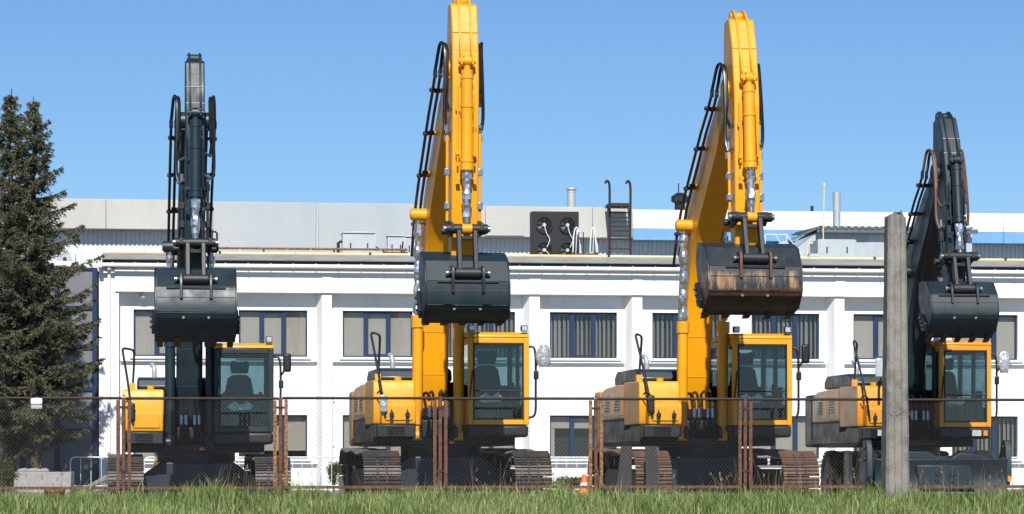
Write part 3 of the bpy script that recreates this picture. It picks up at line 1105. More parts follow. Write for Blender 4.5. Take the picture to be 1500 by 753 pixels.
def build_track(root, cx, sm):
    side = 1 if cx > 0 else -1
    inn = cx - side * .0
    fr = MB()
    fr.side([(-1.35, .22), (1.38, .22), (1.42, .55), (1.15, .68), (-1.15, .68), (-1.4, .58)], cx - .15, cx + .15)
    t = fr.build('track', 'dark_frame', root, bev=.02)
    # sprocket and idler
    for f, z, r, nm in ((-1.72, .53, .44, 'sprocket'), (1.74, .50, .415, 'idler')):
        MB().tube([(cx - .07, -f, z), (cx + .07, -f, z)], r, 28).build(nm, 'dark_frame', t)
        MB().tube([(cx - .20, -f, z), (cx + .20, -f, z)], r * .52, 20).build('hub', 'dark_frame', t)
    for k in range(7):
        f = -1.2 + k * .4
        MB().tube([(cx - .18, -f, .17), (cx + .18, -f, .17)], .095, 14).build('roller', 'dark_frame', t)
    for f in (-.6, .6):
        MB().tube([(cx - .12, -f, .80), (cx + .12, -f, .80)], .06, 12).build('carrier_roller', 'dark_frame', t)
    me = shoe_mesh(sm)
    for f, z, a in TP:
        # chain link block and shoe share one object: shoe
        o = bpy.data.objects.new('shoe', me)
        COL.objects.link(o)
        o.parent = t
        o.location = (cx, -f, z)
        # local y runs along the path; outward normal is local +z
        d = Vector((0, -math.cos(a), math.sin(a)))
        nrm = Vector((0, -math.sin(a), -math.cos(a)))
        x = d.cross(nrm)
        o.rotation_euler = Matrix((x, d, nrm)).transposed().to_euler()
    ch = MB()
    pts = [(f, z) for f, z, a in TP] + [(TP[0][0], TP[0][1])]
    for i in range(len(pts) - 1):
        for s in (-.075, .075):
            ch.rod((cx + s, -pts[i][0], pts[i][1] + 0), (cx + s, -pts[i + 1][0], pts[i + 1][1]), .035, .085)
    ch.build('chain', 'dark_frame', t)


def bucket_profile():
    """bucket side outline around its hinge, back of the shell outward"""
    arc = [(.700 + .085 * math.sin(t * 1.57), -.14 - .40 * t) for t in np.linspace(0, 1, 9)]
    return [(-.16, .20), (.10, .205), (.42, .15)] + arc + [(.745, -.64), (.62, -.78), (.40, -.92)]


def build_bucket(root, hinge, curl, bw, bxo, m, bs=1.0):
    hx, hz = hinge
    c_, s_ = math.cos(R(curl)), math.sin(R(curl))

    def Q(dx, dz): return (hx + bs * (dx * c_ + dz * s_), hz + bs * (-dx * s_ + dz * c_))
    pin2 = Q(.66, -.02)
    pr = [Q(*p) for p in bucket_profile()]
    fine = pr
    th = .03
    ctr = Vector(Q(.1, -.3))
    inner = []
    for i, p in enumerate(fine):
        q0, q1 = fine[max(0, i - 1)], fine[min(len(fine) - 1, i + 1)]
        d = Vector((q1[0] - q0[0], q1[1] - q0[1])).normalized()
        nrm = Vector((-d.y, d.x))
        if (ctr - Vector(p)).dot(nrm) < 0: nrm = -nrm
        inner.append((p[0] + nrm.x * th, p[1] + nrm.y * th))
    b = MB().side(fine + inner[::-1], bxo - bw / 2 + .03, bxo + bw / 2 - .03).build('bucket', m, root, ang=16)
    sidep = fine + [Q(.12, -.74), Q(-.22, -.12)]
    for s in (-1, 1):
        MB().side(sidep, bxo + s * (bw / 2 - .028), bxo + s * (bw / 2)).build('side_plate', m, b, bev=.006)
        MB().side([Q(*p) for p in ((.40, -.88), (.16, -.86), (-.06, -.52), (.02, -.46), (.26, -.62), (.46, -.72))], bxo + s * (bw / 2 + .002), bxo + s * (bw / 2 + .045)).build('side_cutter', 'dark_frame', b, bev=.008)
        for k in range(3):
            f, z = Q(.06 + .1 * k, -.58 - .09 * k)
            MB().tube([(bxo + s * (bw / 2 + .046), -f, z), (bxo + s * (bw / 2 + .075), -f, z)], .025, 6).build('bolt', 'dark_frame', b)
    MB().side([Q(*p) for p in ((.44, -.895), (.38, -.93), (.22, -1.0), (.26, -.965), (.42, -.87))], bxo - bw / 2 + .01, bxo + bw / 2 - .01).build('lip', 'dark_frame', b)
    for k in range(5):
        x = bxo - bw / 2 + .09 + k * (bw - .18) / 4
        MB().side([Q(*p) for p in ((.40, -.885), (.40, -.95), (.16, -1.055), (.02, -1.075), (.16, -.985))], x - .05, x + .05).build('tooth', 'rust' if k < 2 else 'dark_frame', b, bev=.008)

    def at_frac(t):
        i = t * (len(fine) - 1)
        k = int(i)
        u = i - k
        k2 = min(k + 1, len(fine) - 1)
        return (fine[k][0] * (1 - u) + fine[k2][0] * u, fine[k][1] * (1 - u) + fine[k2][1] * u)
    for t in (.215, .46, .80):
        f, z = at_frac(t)
        MB().tube([(bxo - bw / 2 + .035, -f, z), (bxo + bw / 2 - .035, -f, z)], .007, 6).build('weld_seam', 'shoe_grey' if m != 'worn_bucket' else 'dark_frame', b)
    for s in (-1, 1):
        x = bxo + s * .30
        idx = [at_frac(t) for t in np.linspace(.48, .78, 7)]
        out = []
        for p in idx:
            d = (Vector(p) - ctr).normalized()
            out.append((p[0] + d.x * .012, p[1] + d.y * .012))
        MB().side(idx + out[::-1], x - .075, x + .075).build('wear_plate', m, b, ang=30)
    for s in (-1, 1):
        x = bxo + s * .235
        lug = [at_frac(t) for t in (.16, .19, .22, .30, .38, .46)]
        poly = lug + [Q(.815, -.33), Q(.79, -.14), Q(.765, .03), Q(.70, .10), Q(.60, .09)]
        MB().side(poly, x - .022, x + .022).build('ear', m if m != 'worn_bucket' else 'rust_pipe', b, bev=.006)
        MB().side([Q(*p) for p in ((-.10, .1), (-.06, -.1), (.06, -.1), (.14, .1), (.14, .20), (-.1, .20))], x - .022, x + .022).build('hinge_plate', m, b, bev=.006)
    f, z = at_frac(.24)
    MB().bx(bxo - .47, bxo + .47, -f - .03, -f + .005, z - .012, z + .012).build('stiffener', m, b)
    f, z = at_frac(.85)
    for s in (-.2, .2):
        MB().tube([(bxo + s, -f + .01, z), (bxo + s, -f - .008, z)], .022, 10).build('plug', 'steel', b)
    for p in (pin2, hinge):
        MB().tube([(bxo - .30, -p[0], p[1]), (bxo + .30, -p[0], p[1])], .047, 14).build('pin', 'dark_frame', b)
    return pin2


def excavator(label, loc, yaw, o):
    z0 = loc[2]
    root = thing('wheeled_excavator' if o['wheels'] else 'tracked_excavator', label, 'excavator', loc, R(yaw), 'excavators parked in a row behind the fence')
    BM, AM, CM, HM = o['boom'], o['arm'], o['cab'], o['house']
    bo = o['bx']
    tip, hinge = o['tip'], o['hinge']
    foot = (0.20, 1.72)
    # ---- boom
    hb = tip[1] - foot[1]
    kn = Vector((foot[0] + .42 + o.get('cf', 0), foot[1] + hb * .55))      # knee of the boom
    v0, v1 = Vector(foot), Vector(tip)
    ka, kb = v0.lerp(kn, .62), kn.lerp(v1, .28)

    def BC(t):
        if t < .3:
            p, d = v0.lerp(ka, t / .3), ka - v0
        elif t < .6:
            u = (t - .3) / .3
            p = ka * (1 - u) ** 2 + kn * 2 * u * (1 - u) + kb * u * u
            d = (kn - ka) * (1 - u) + (kb - kn) * u
        else:
            p, d = kb.lerp(v1, (t - .6) / .4), v1 - kb
        d = d.normalized()
        return (p.x, p.y), Vector((d.y, -d.x))

    def BP(t, off, x):
        p, n = BC(t)
        return (x, -(p[0] + n.x * off), p[1] + n.y * off)
    def hw(t): return np.interp(t, [0, .12, .5, .8, .94, 1], [.24, .34, .40, .33, .23, .18])
    ts = np.linspace(0, 1, 29)
    fr_, bk_ = [], []
    for t in ts:
        p, n = BC(t)
        h = hw(t)
        fr_.append((p[0] + n.x * h, p[1] + n.y * h))
        bk_.append((p[0] - n.x * h, p[1] - n.y * h))
    bwid = o.get('bw_boom', .22)
    boom = MB().side(fr_ + bk_[::-1], bo - bwid, bo + bwid).build('boom', BM, root, bev=.012, ang=30)
    for t in (.10, .22):
        p, n = BC(t)
        q = BP(t, hw(t) + .003, 0)
        MB().bx(bo - bwid + .01, bo + bwid - .01, q[1] - .004, q[1] + .004, q[2] - .006, q[2] + .006).build('weld_seam', BM, boom)
    MB().tube([BP(0, 0, bo - bwid - .1), BP(0, 0, bo + bwid + .1)], .16, 20).build('foot_boss', BM, boom)
    MB().tube([BP(1, 0, bo - bwid - .06), BP(1, 0, bo + bwid + .06)], .15, 20).build('tip_boss', BM, boom)
    # forked tip ears around the arm
    bz = BP(.53, .0, 0)
    MB().tube([BP(.53, .02, bo - .46), BP(.53, .02, bo + .46)], .10, 20).build('cylinder_boss', BM, boom)
    for s in (-1, 1):
        MB().tube([BP(.53, .02, bo + s * .46), BP(.53, .02, bo + s * .48)], .075, 16).build('pin_cap', BM, boom)
    # top flange edge strips
    # ---- steel lines on the left flank of the boom, on brackets
    pm = 'rust_pipe' if BM != 'dark_paint' else 'dark_paint'
    for xo, off, ta, tb in ((-.37, -.22, .40, .962), (-.29, -.20, .42, .962), (.34, -.21, .42, .962)):
        pts = [BP(t, off * (1.0 if t < .85 else .8), bo + xo) for t in np.linspace(ta, tb, 9)]
        ln = MB().tube(pts, .024, 8).build('steel_line', pm, boom)
        for t in np.linspace(ta + .08, tb - .06, 4):
            q = BP(t, off, bo + xo)
            MB().rod(q, (bo + math.copysign(bwid - .01, xo), q[1], q[2]), .035, .05).build('bracket', BM, ln)
            MB().bx(q[0] - .045, q[0] + .045, q[1] - .045, q[1] + .045, q[2] - .03, q[2] + .03).build('clamp', 'dark_frame', ln, bev=.01)
    # ---- arm
    A = Vector((hinge[0], hinge[1]))
    B_ = Vector((tip[0], tip[1]))
    d = (B_ - A)
    L = d.length
    d.normalize()
    nf = Vector((d.y, -d.x))       # forward

    def AP(a, b): return (A.x + d.x * a + nf.x * b, A.y + d.y * a + nf.y * b)
    def A3(a, b, x):
        p = AP(a, b)
        return (x, -p[0], p[1])
    ext = o['ext']
    prof = [AP(-.10, -.11), AP(-.12, .08), AP(.05, .17), AP(L * .5, .33), AP(L - .25, .46), AP(L + ext * .45, .42), AP(L + ext * .86, .29), AP(L + ext * .905, .18), AP(L + ext * .905, -.06), AP(L + .25, -.24), AP(L - .10, -.27), AP(L - .4, -.24), AP(L * .45, -.16)]
    aw = o.get('aw', .20)
    arm = MB().side(prof, bo - aw, bo + aw).build('arm', AM, root, bev=.02, ang=30)
    MB().tube([A3(L, 0, bo - .27), A3(L, 0, bo + .27)], .14, 20).build('pivot_boss', AM, arm)
    # weld line across the front face
    for a in (L + ext * .45, L + ext * .20):
        f = .424 if a > L + ext * .3 else .432
        MB().tube([A3(a, f, bo - aw + .01), A3(a, f, bo + aw - .01)], .008, 6).build('weld_seam', AM if AM != 'dark_paint' else 'galv', arm)
    # two bracket ribs running up the front face and carrying both cylinder eyes
    cp_a, cp_f = L + .02, .60
    for s in (-1, 1):
        x = bo + s * .085
        MB().side([AP(L - .10, .42), AP(cp_a - .06, cp_f + .05), AP(cp_a + .06, cp_f + .06), AP(cp_a + .14, cp_f - .02), AP(L + ext * .45, .455), AP(L + ext * .86, .33), AP(L + ext * 1.02, .15), AP(L + ext * 1.06, .03), AP(L + ext * 1.0, -.10), AP(L + ext * .80, -.05), AP(L + ext * .76, .18), AP(L + ext * .40, .38)], x - .016, x + .016).build('rib', AM, arm, bev=.005)
    MB().tube([A3(cp_a, cp_f, bo - .13), A3(cp_a, cp_f, bo + .13)], .05, 14).build('pin', AM, arm)
    MB().tube([A3(L + ext * .97, -.0, bo - .12), A3(L + ext * .97, -.0, bo + .12)], .075, 16).build('top_boss', AM, arm)
    # arm side pipes with clamps
    for s in (-1, 1):
        x = bo + s * (aw + .05)
        pipe = MB().tube([A3(L - 1.0, .18, x), A3(.75, .10, x), A3(.6, .10, x)], .024, 8).build('side_pipe', AM, arm)
        for a in np.linspace(.9, L - 1.1, 3):
            q = A3(a, .12, x)
            MB().bx(q[0] - .04, q[0] + .04, q[1] - .05, q[1] + .05, q[2] - .055, q[2] + .055).build('clamp', 'steel' if BM != 'dark_paint' else 'dark_frame', pipe, bev=.008)
        MB().tube([A3(.66, .10, x), A3(.52, .10, x)], .04, 8).build('coupling', 'dark_frame', pipe)
        MB().tube([A3(L - 1.02, .18, x), A3(L - .9, .18, x)], .034, 8).build('fitting', 'steel', pipe)
    # small lines on the front face beside the cylinder
    for s, dz in ((-1, 0), (1, -.25)):
        x = bo + s * .13
        ln = MB().tube([A3(L - .35 + dz, .50, x), A3(.62 + L * .28, .42, x)], .016, 6).build('feed_line', AM, arm)
        for a in (L - .7 + dz, L * .55, L * .42):
            q = A3(a, .44, x)
            MB().bx(q[0] - .03, q[0] + .03, q[1] - .03, q[1] + .03, q[2] - .025, q[2] + .025).build('clamp', AM, ln)
    # ---- hoses over the pivot
    top = L + .40
    for k, (x0, x1, up, dn, fdn) in enumerate(((-.37, -.27, .40, 1.05, .18), (-.29, -.245, .38, .70, .30), (.27, .245, .38, .62, .28), (.34, .28, .40, .98, .18))):
        p0 = BP(.965, -.22, bo + x0)
        h_ = MB().tube(spline([p0, (bo + x0 * .98, p0[1] - .04, tip[1] + .10), A3(L + up, -.02, bo + (x0 * .6 + x1 * .4)), A3(L + up - .14, .16, bo + x1 * .98 + (x0 - x1) * .2),
                               A3(L - .30, .19, bo + x1 * 1.06), A3(L - dn + .22, .15, bo + x1 * 1.1), A3(L - dn, fdn, bo + x1 * .98)], 7), .027, 8).build('hose', o.get('hosem', 'hose'), root)
        e = A3(L - dn, fdn, bo + x1 * .98)
        MB().tube([e, (bo + math.copysign(aw, x1), e[1] - .06, e[2] + .05)], .022, 8).build('fitting', 'steel', h_)
        MB().tube([p0, (p0[0], p0[1] + .02, p0[2] - .12)], .032, 8).build('fitting', 'dark_frame', h_)
    # ---- bucket cylinder
    lk_ = Vector(AP(o['lk'], .46))      # link pin
    c0, c1 = Vector(AP(cp_a, cp_f)), lk_
    def C3(t, x=0.0): p = c0.lerp(c1, t); return (bo + x, -p.x, p.y)
    cyl = MB().tube([C3(0.0), C3(.055), C3(.0551), C3(.62)], [.05, .05, .092, .092], 20).build('bucket_cylinder', AM, root)
    MB().tube([C3(0, -.05), C3(0, .05)], .085, 16).build('eye', AM, cyl)
    for t in (.10, .27, .595):
        MB().tube([C3(t - .008), C3(t + .008)], .102, 20).build('collar', AM, cyl)
    MB().tube([C3(.61), C3(.65)], .108, 20).build('gland', AM, cyl)
    for k in range(10):
        a_ = 2 * math.pi * k / 10
        g = C3(.65)
        MB().tube([(g[0] + .085 * math.cos(a_), g[1] + .085 * math.sin(a_), g[2] + .01), (g[0] + .085 * math.cos(a_), g[1] + .085 * math.sin(a_), g[2] - .02)], .013, 6).build('bolt', AM, cyl)
    MB().tube([C3(.65), C3(.97)], .05, 14).build('rod', 'steel', cyl)
    foil_tube('foil_wrap', C3(.665), C3(.93), .066, cyl)
    MB().tube([C3(1, -.075), C3(1, .075)], .08, 16).build('rod_eye', AM if AM != 'dark_paint' else 'dark_frame', cyl)
    MB().tube([(C3(.2)[0] + .11, C3(.2)[1] - .02, C3(.2)[2]), (C3(.57)[0] + .12, C3(.57)[1] - .02, C3(.57)[2])], .017, 6).build('oil_line', AM, cyl)
    # ---- linkage
    pin2 = build_bucket(root, hinge, o['curl'], o['bucket_w'], bo, o.get('bucket_m', 'dark_bucket'), o.get('bs', 1.0))
    link = None
    for s in (-1, 1):
        x = bo + s * .23
        a0, a1 = AP(.52, .02), (lk_.x, lk_.y)
        lkg_ = [(a0[0] - .05, a0[1] - .09), (a1[0] - .03, a1[1] - .09), (a1[0] + .08, a1[1] - .03), (a1[0] + .07, a1[1] + .08), (a0[0] + .15, a0[1] + .15), (a0[0] - .04, a0[1] + .10)]
        lv = MB().side(lkg_, x - .028, x + .028).build('link_lever', 'dark_frame', root, bev=.012)
        link = link or lv
    MB().tube([(bo - .32, -lk_.x, lk_.y), (bo + .32, -lk_.x, lk_.y)], .075, 16).build('pin', 'dark_frame', link)
    for s in (-1, 1):
        MB().tube([(bo + s * .322, -lk_.x, lk_.y), (bo + s * .36, -lk_.x, lk_.y)], .05, 12).build('pin_cap', 'steel', link)
        MB().tube([(bo + s * .26, -AP(.52, .02)[0], AP(.52, .02)[1]), (bo + s * .34, -AP(.52, .02)[0], AP(.52, .02)[1])], .055, 12).build('pin_cap', 'dark_frame', link)
        MB().tube([(bo + s * .302, -pin2[0], pin2[1]), (bo + s * .34, -pin2[0], pin2[1])], .05, 12).build('pin_cap', 'steel', link)
    hl = MB()
    for s in (-1, 1):
        hl.rod((bo + s * .125, -lk_.x, lk_.y), (bo + s * .125, -pin2[0], pin2[1]), .07, .13)
    mid = ((lk_.x + pin2[0]) / 2, (lk_.y + pin2[1]) / 2)
    hl.tube([(bo - .2, -pin2[0], pin2[1]), (bo + .2, -pin2[0], pin2[1])], .088, 16)
    hl.bx(bo - .09, bo + .09, -lk_.x - .04, -lk_.x + .04, lk_.y - .17, lk_.y - .11)
    hl.build('h_link', 'dark_frame', root, bev=.01)
    # ---- boom cylinders
    for s in (-1, 1):
        x = bo + s * .345
        b0 = Vector((.98, 1.24))
        p, n = BC(.53)
        b1 = Vector((p[0] + n.x * .02, p[1] + n.y * .02))
        def D3(t): q = b0.lerp(b1, t); return (x, -q.x, q.y)
        cy = MB().tube([D3(0), D3(.05), D3(.0501), D3(.50)], [.06, .06, .088, .088], 20).build('boom_cylinder', BM, root)
        MB().tube([(x - .07, -b0.x, b0.y), (x + .07, -b0.x, b0.y)], .085, 16).build('eye', BM, cy)
        MB().tube([D3(.49), D3(.545)], .108, 20).build('gland', BM, cy)
        MB().tube([D3(.545), D3(.98)], .048, 14).build('rod', 'steel', cy)
        foil_tube('foil_wrap', D3(.55), D3(.955), .068, cy)
        MB().tube([(x - .05, -b1.x, b1.y), (x + .05, -b1.x, b1.y)], .09, 16).build('rod_eye', BM, cy)
    # ---- house
    W = 1.30
    deck = MB().bx(-1.15, 1.15, -.75, 2.5, 1.07, 1.20).build('deck', 'dark_frame', root, bev=.02)
    mnt = MB()
    for s in (-1, 1):
        mnt.side([(-.35, 1.19), (1.12, 1.19), (1.10, 1.34), (.55, 1.72), (.38, 1.93), (.05, 1.93), (-.2, 1.6)], bo + s * .29 - .03, bo + s * .29 + .03)
    mnt.build('boom_mount', 'dark_frame', root, bev=.01)
    MB().bx(bo - .255, bo + .255, -.55, .3, 1.205, 1.50).build('valve_block', 'black', root, bev=.02)
    for k, xx in enumerate((-.155, -.075, .075, .155)):
        hs = MB().tube(spline([(bo + xx * 1.2, -.40, 1.92), (bo + xx * 1.05, -.86, 1.94 + .02 * k), (bo + xx, -1.06, 1.78), (bo + xx, -1.08, 1.60), (bo + xx * 1.05, -1.06, 1.40), (bo + xx, -.80, 1.24)]), .024, 8).build('boom_hose', 'hose', root)
        MB().tube([(bo + xx, -1.075, 1.70), (bo + xx, -1.085, 1.54)], .033, 8).build('fitting', 'steel' if AM == 'dark_paint' else 'steel', hs)
        MB().tube([(bo + xx, -1.07, 1.80), (bo + xx, -1.075, 1.71)], .03, 8).build('collar', AM, hs)
    # left front: tool box, upper box, side panels
    MB().side([(.05, 1.415), (1.40, 1.415), (1.42, 1.52), (1.42, 1.72), (1.36, 1.79), (.05, 1.79)], -1.16, -.60).build('tool_box', HM, root, bev=.022, seg=3)
    lid = MB().side([(1.421, 1.48), (1.432, 1.48), (1.432, 1.72), (1.421, 1.73)], -1.10, -.66).build('box_lid', HM, root, bev=.006)
    if o.get('latches', True):
        for x in (-1.0, -.74):
            lt = MB()
            lt.bx(x - .028, x + .028, -1.455, -1.433, 1.47, 1.60)
            lt.tube([(x, -1.455, 1.575), (x, -1.475, 1.575)], .04, 12)
            lt.tube([(x, -1.45, 1.60), (x, -1.45, 1.66)], [.022, .006], 8)
            lt.build('latch', 'black', lid)
    MB().side([(-.15, 1.42), (1.12, 1.42), (1.16, 1.50), (1.16, 2.08), (1.12, 2.14), (-.15, 2.15)], -1.27, -.585).build('upper_box', HM, root, bev=.02, seg=3)
    # side panels of the engine bay: upper in a duller tan-yellow, lower grille
    sp = MB().side([(-2.28, 1.52), (-.16, 1.52), (-.16, 2.12), (-.9, 2.13), (-1.9, 2.10), (-2.28, 2.02)], -1.275, -.60).build('engine_side_panel', 'panel_yellow', root, bev=.04, seg=3)
    for f0, f1 in ((-1.05, -.22), (-1.95, -1.12)):
        MB().side([(f0, 1.60), (f1, 1.60), (f1, 2.0), (f0, 1.98)], -1.286, -1.2755).build('panel_door', 'panel_yellow', sp, bev=.004)
        for k in range(5):
            z = 1.68 + k * .05
            MB().side([(f0 + .15, z), (f1 - .25, z), (f1 - .25, z + .022), (f0 + .15, z + .022)], -1.292, -1.2862).build('louver', 'dusty_black', sp)
    MB().side([(-2.28, 1.21), (-.16, 1.21), (-.16, 1.515), (-2.28, 1.515)], -1.27, -.62).build('lower_side_panel', 'dusty_black', root, bev=.02)
    # skirt
    MB().side([(-2.4, 1.13), (1.30, 1.13), (1.38, 1.2), (1.38, 1.41), (-2.4, 1.205)], -1.285, -1.235).build('side_skirt', 'dusty_black', root, bev=.01)
    MB().bx(-1.23, -.60, -1.38, -.2, 1.205, 1.41).build('step_box', 'dusty_black', root, bev=.015)
    stp = MB()
    for k in range(4):
        stp.bx(-1.06, -.78, -1.42, -1.383, 1.225 + k * .045, 1.247 + k * .045)
    stp.build('step_tread', 'black', root)
    # counterweight
    cw = [(-1.28, 1.9), (-1.28, 2.45), (-1.10, 2.72), (-.6, 2.88), (.6, 2.88), (1.10, 2.72), (1.28, 2.45), (1.28, 1.9)]
    MB().plan([(x, y + .38) for x, y in cw], 1.08, 2.06).build('counterweight', HM if not o['wheels'] else 'dusty_black', root, bev=.05, seg=3)
    # engine hood
    MB().side([(-2.3, 2.16), (-.25, 2.16), (-.20, 2.22), (-.28, 2.36), (-.5, 2.40), (-2.1, 2.40), (-2.3, 2.30)], -1.02, .22).build('engine_hood', 'dark_paint', root, bev=.03, seg=3)
    MB().bx(-.58, .24, -.0, 2.3, 1.205, 2.15).build('engine_bay', 'black', root)
    MB().bx(.27, 1.27, .62, 2.27, 1.205, 2.10).build('rear_body', HM, root, bev=.03)
    ex = MB().tube(spline([(-.72, .9, 2.40), (-.72, .9, 2.52), (-.73, .93, 2.60), (-.76, 1.0, 2.64)]), .045, 10).build('exhaust', 'galv', root)
    MB().tube([(-.80, -.6, 2.155), (-.80, -.6, 2.21)], .06, 14).build('filler_cap', HM, root)
    MB().bx(-1.16, -1.06, -.40, -.30, 2.155, 2.27).build('rail_socket', HM, root)
    # handrail hoop
    hz_ = o.get('rail', 2.92)
    MB().tube(spline([(-1.10, -1.43, 1.52), (-1.13, -1.42, 1.75), (-1.20, -1.22, 2.3), (-1.275, -.95, hz_ - .07), (-1.275, -.92, hz_ - .01), (-1.24, -.86, hz_ + .01), (-1.12, -.55, hz_), (-1.09, -.48, hz_ - .04), (-1.085, -.44, hz_ - .12), (-1.09, -.36, 2.5), (-1.11, -.35, 2.2)], 5), .021, 8).build('handrail', 'dark_paint', root)
    # mirror on the left rail
    mr = MB().tube([(-1.22, -1.28, 1.92), (-1.20, -1.38, 1.95), (-1.15, -1.46, 1.92), (-1.14, -1.47, 1.66)], .014, 6).build('mirror', 'black', root)
    if o['wheels']:
        MB().bx(-.95, -.72, -1.30, -1.25, 2.28, 2.62).build('mirror_glass', 'lamp_glass', mr, bev=.03)
        MB().tube([(-.84, -1.25, 2.28), (-.84, -1.2, 2.1)], .016, 6).build('stay', 'black', mr)
    else:
        MB().bx(-1.20, -1.07, -1.50, -1.42, 1.60, 1.90).build('mirror_head', 'plastic_wrap' if o.get('wrap') else 'black', mr, bev=.035, seg=3)
    # ---- cab
    x0, x1, f0, f1 = .27, 1.28, -.50, 1.40
    zb, zt = 1.41, 2.90
    cabm = MB()
    pw = .085
    cabm.bx(x0, x0 + pw, -f1, -f1 + .10, zb, zt - .06).bx(x1 - pw, x1, -f1, -f1 + .10, zb, zt - .06)      # front pillars
    cabm.bx(x0 + pw, x1 - pw, -f1, -f1 + .08, zb, zb + .085)
    cabm.bx(x0 + pw, x1 - pw, -f1, -f1 + .09, zt - .15, zt - .06)
    cabm.bx(x0, x0 + .07, -f0 - .1, -f0, zb, zt - .06).bx(x1 - .07, x1, -f0 - .1, -f0, zb, zt - .06)     # rear pillars
    cabm.bx(x0, x0 + .06, -.30, -.20, zb, zt - .06).bx(x1 - .06, x1, -.42, -.34, zb, zt - .06)            # middle posts
    for x in (x0, x1 - .05):
        cabm.bx(x, x + .05, -f1 + .10, -f0 - .1, zb, zb + (.42 if x == x0 else .35))
        cabm.bx(x, x + .05, -f1 + .10, -f0 - .1, zt - .16, zt - .06)
    cabm.bx(x0 + .07, x1 - .07, -f0 - .06, -f0, zb, zb + .70)
    cabm.bx(x0 + .07, x1 - .07, -f0 - .06, -f0, zt - .16, zt - .06)
    cab = cabm.build('cab', CM, root, bev=.012)
    MB().side([(f1 + .01, zt - .059), (f1 + .0, zt - .01), (f1 - .10, zt + .035), (.6, zt + .055), (f0 + .1, zt + .03), (f0 - .01, zt - .02), (f0 - .01, zt - .059)], x0 - .005, x1 + .005).build('cab_roof', HM, cab, bev=.025, seg=3)
    MB().bx(x0 + .005, x1 - .005, -f1 + .005, -f0, zb - .205, zb - .003).build('cab_base', 'dusty_black', cab, bev=.05, seg=3)
    MB().bx(x0 + .06, x1 - .06, -f1 + .12, -f0 - .07, zb + .002, zb + .04).build('cab_floor', 'black', cab)
    MB().bx(x0 + pw + .001, x1 - pw - .001, -f1 + .032, -f1 + .038, zb + .086, zt - .151).build('windshield', 'cab_glass', cab)
    sl = MB()
    a, b, c, d_ = x0 + pw, x1 - pw, zb + .085, zt - .15
    sl.bx(a + .002, a + .024, -f1 - .004, -f1 + .03, c + .002, d_ - .002).bx(b - .024, b - .002, -f1 - .004, -f1 + .03, c + .002, d_ - .002)
    sl.bx(a + .025, b - .025, -f1 - .004, -f1 + .03, c + .002, c + .024).bx(a + .025, b - .025, -f1 - .004, -f1 + .03, d_ - .024, d_ - .002)
    sl.build('window_seal', 'black', cab)
    for x in (x0 + .02, x1 - .03):
        MB().bx(x, x + .006, -f1 + .105, -f0 - .102, zb + (.42 if x < .5 else .35), zt - .161).build('side_glass', 'cab_glass', cab)
    MB().bx(x0 + .071, x1 - .071, -f0 - .04, -f0 - .034, zb + .701, zt - .161).build('rear_glass', 'cab_glass', cab)
    # cab front lower split line and wiper
    MB().tube([(x0 + .02, -f1 - .02, zb + .42), (x0 + .07, -f1 - .022, zb + .9)], .012, 6).build('wiper', 'black', cab)
    MB().tube([(a, -f1 + .026, zb + .56), (b, -f1 + .026, zb + .56)], .011, 6).build('pane_joint', 'black', cab)
    MB().bx(x0 + .072, x1 - .072, -f0 - .085, -f0 - .062, zb + .04, zb + .66).build('rear_trim', 'black', cab)
    MB().bx(x0 + .052, x0 + .062, -f1 + .12, -f0 - .11, zb + .04, zb + .40).build('side_trim', 'black', cab)
    MB().bx(x1 - .062, x1 - .052, -f1 + .12, -f0 - .11, zb + .04, zb + .33).build('side_trim', 'black', cab)
    MB().bx(x0 + .075, x1 - .075, -f1 + .13, -f0 - .11, zt - .085, zt - .065).build('headliner', 'black', cab)
    # seat and console
    st = MB().front([(.50, 1.78), (.98, 1.78), (1.0, 2.1), (.95, 2.36), (.88, 2.43), (.62, 2.43), (.54, 2.36), (.49, 2.1)], -.22, -.10).build('seat', 'seat', cab, bev=.05, seg=3)
    MB().front([(.60, 2.45), (.90, 2.45), (.92, 2.62), (.88, 2.68), (.80, 2.655), (.70, 2.655), (.62, 2.68), (.58, 2.62)], -.24, -.13).build('headrest', 'seat', st, bev=.03, seg=3)
    MB().bx(.48, 1.0, -.72, -.20, 1.70, 1.85).build('cushion', 'seat', st, bev=.05, seg=3)
    MB().bx(.52, .96, -.68, -.25, 1.452, 1.70).build('seat_base', 'black', st)
    for s in (.40, 1.02):
        cs = MB().bx(s, s + .12, -.95, -.25, 1.455, 1.92).build('console', 'seat', cab, bev=.03)
        MB().tube([(s + .06, -.85, 1.92), (s + .06, -.92, 2.10)], [.012, .03], 8).build('joystick', 'black', cs)
    MB().bx(1.05, 1.17, -1.20, -1.10, 1.62, 2.05).build('monitor', 'black', cab, bev=.02)
    for x in (.62, .78, .90):
        MB().tube([(x, -1.05, 1.455), (x, -1.12, 1.78)], .014, 6).build('pedal_lever', 'steel', cab)
    MB().front([(.50, 1.86), (.66, 1.95), (.74, 1.88), (.86, 1.96), (.97, 1.86), (.9, 1.8), (.6, 1.79)], -.76, -.70).build('seat_wrap', 'plastic_wrap', cab)
    if not o['wheels']:
        for x in (x0 + .06, x1 - .08):
            wl = MB().bx(x - .055, x + .055, -f1 - .02, -f1 + .08, zt + .045, zt + .15).build('work_light', 'black', cab, bev=.012)
            MB().bx(x - .042, x + .042, -f1 - .028, -f1 - .021, zt + .058, zt + .137).build('lens', 'lamp_glass', wl)
    # right grab rail and mirror
    MB().tube(spline([(1.285, -1.30, 2.70), (1.37, -1.33, 2.68), (1.40, -1.34, 2.5), (1.40, -1.35, 2.0), (1.39, -1.35, 1.6), (1.285, -1.32, 1.52)], 5), .02, 8).build('grab_rail', 'black', cab)
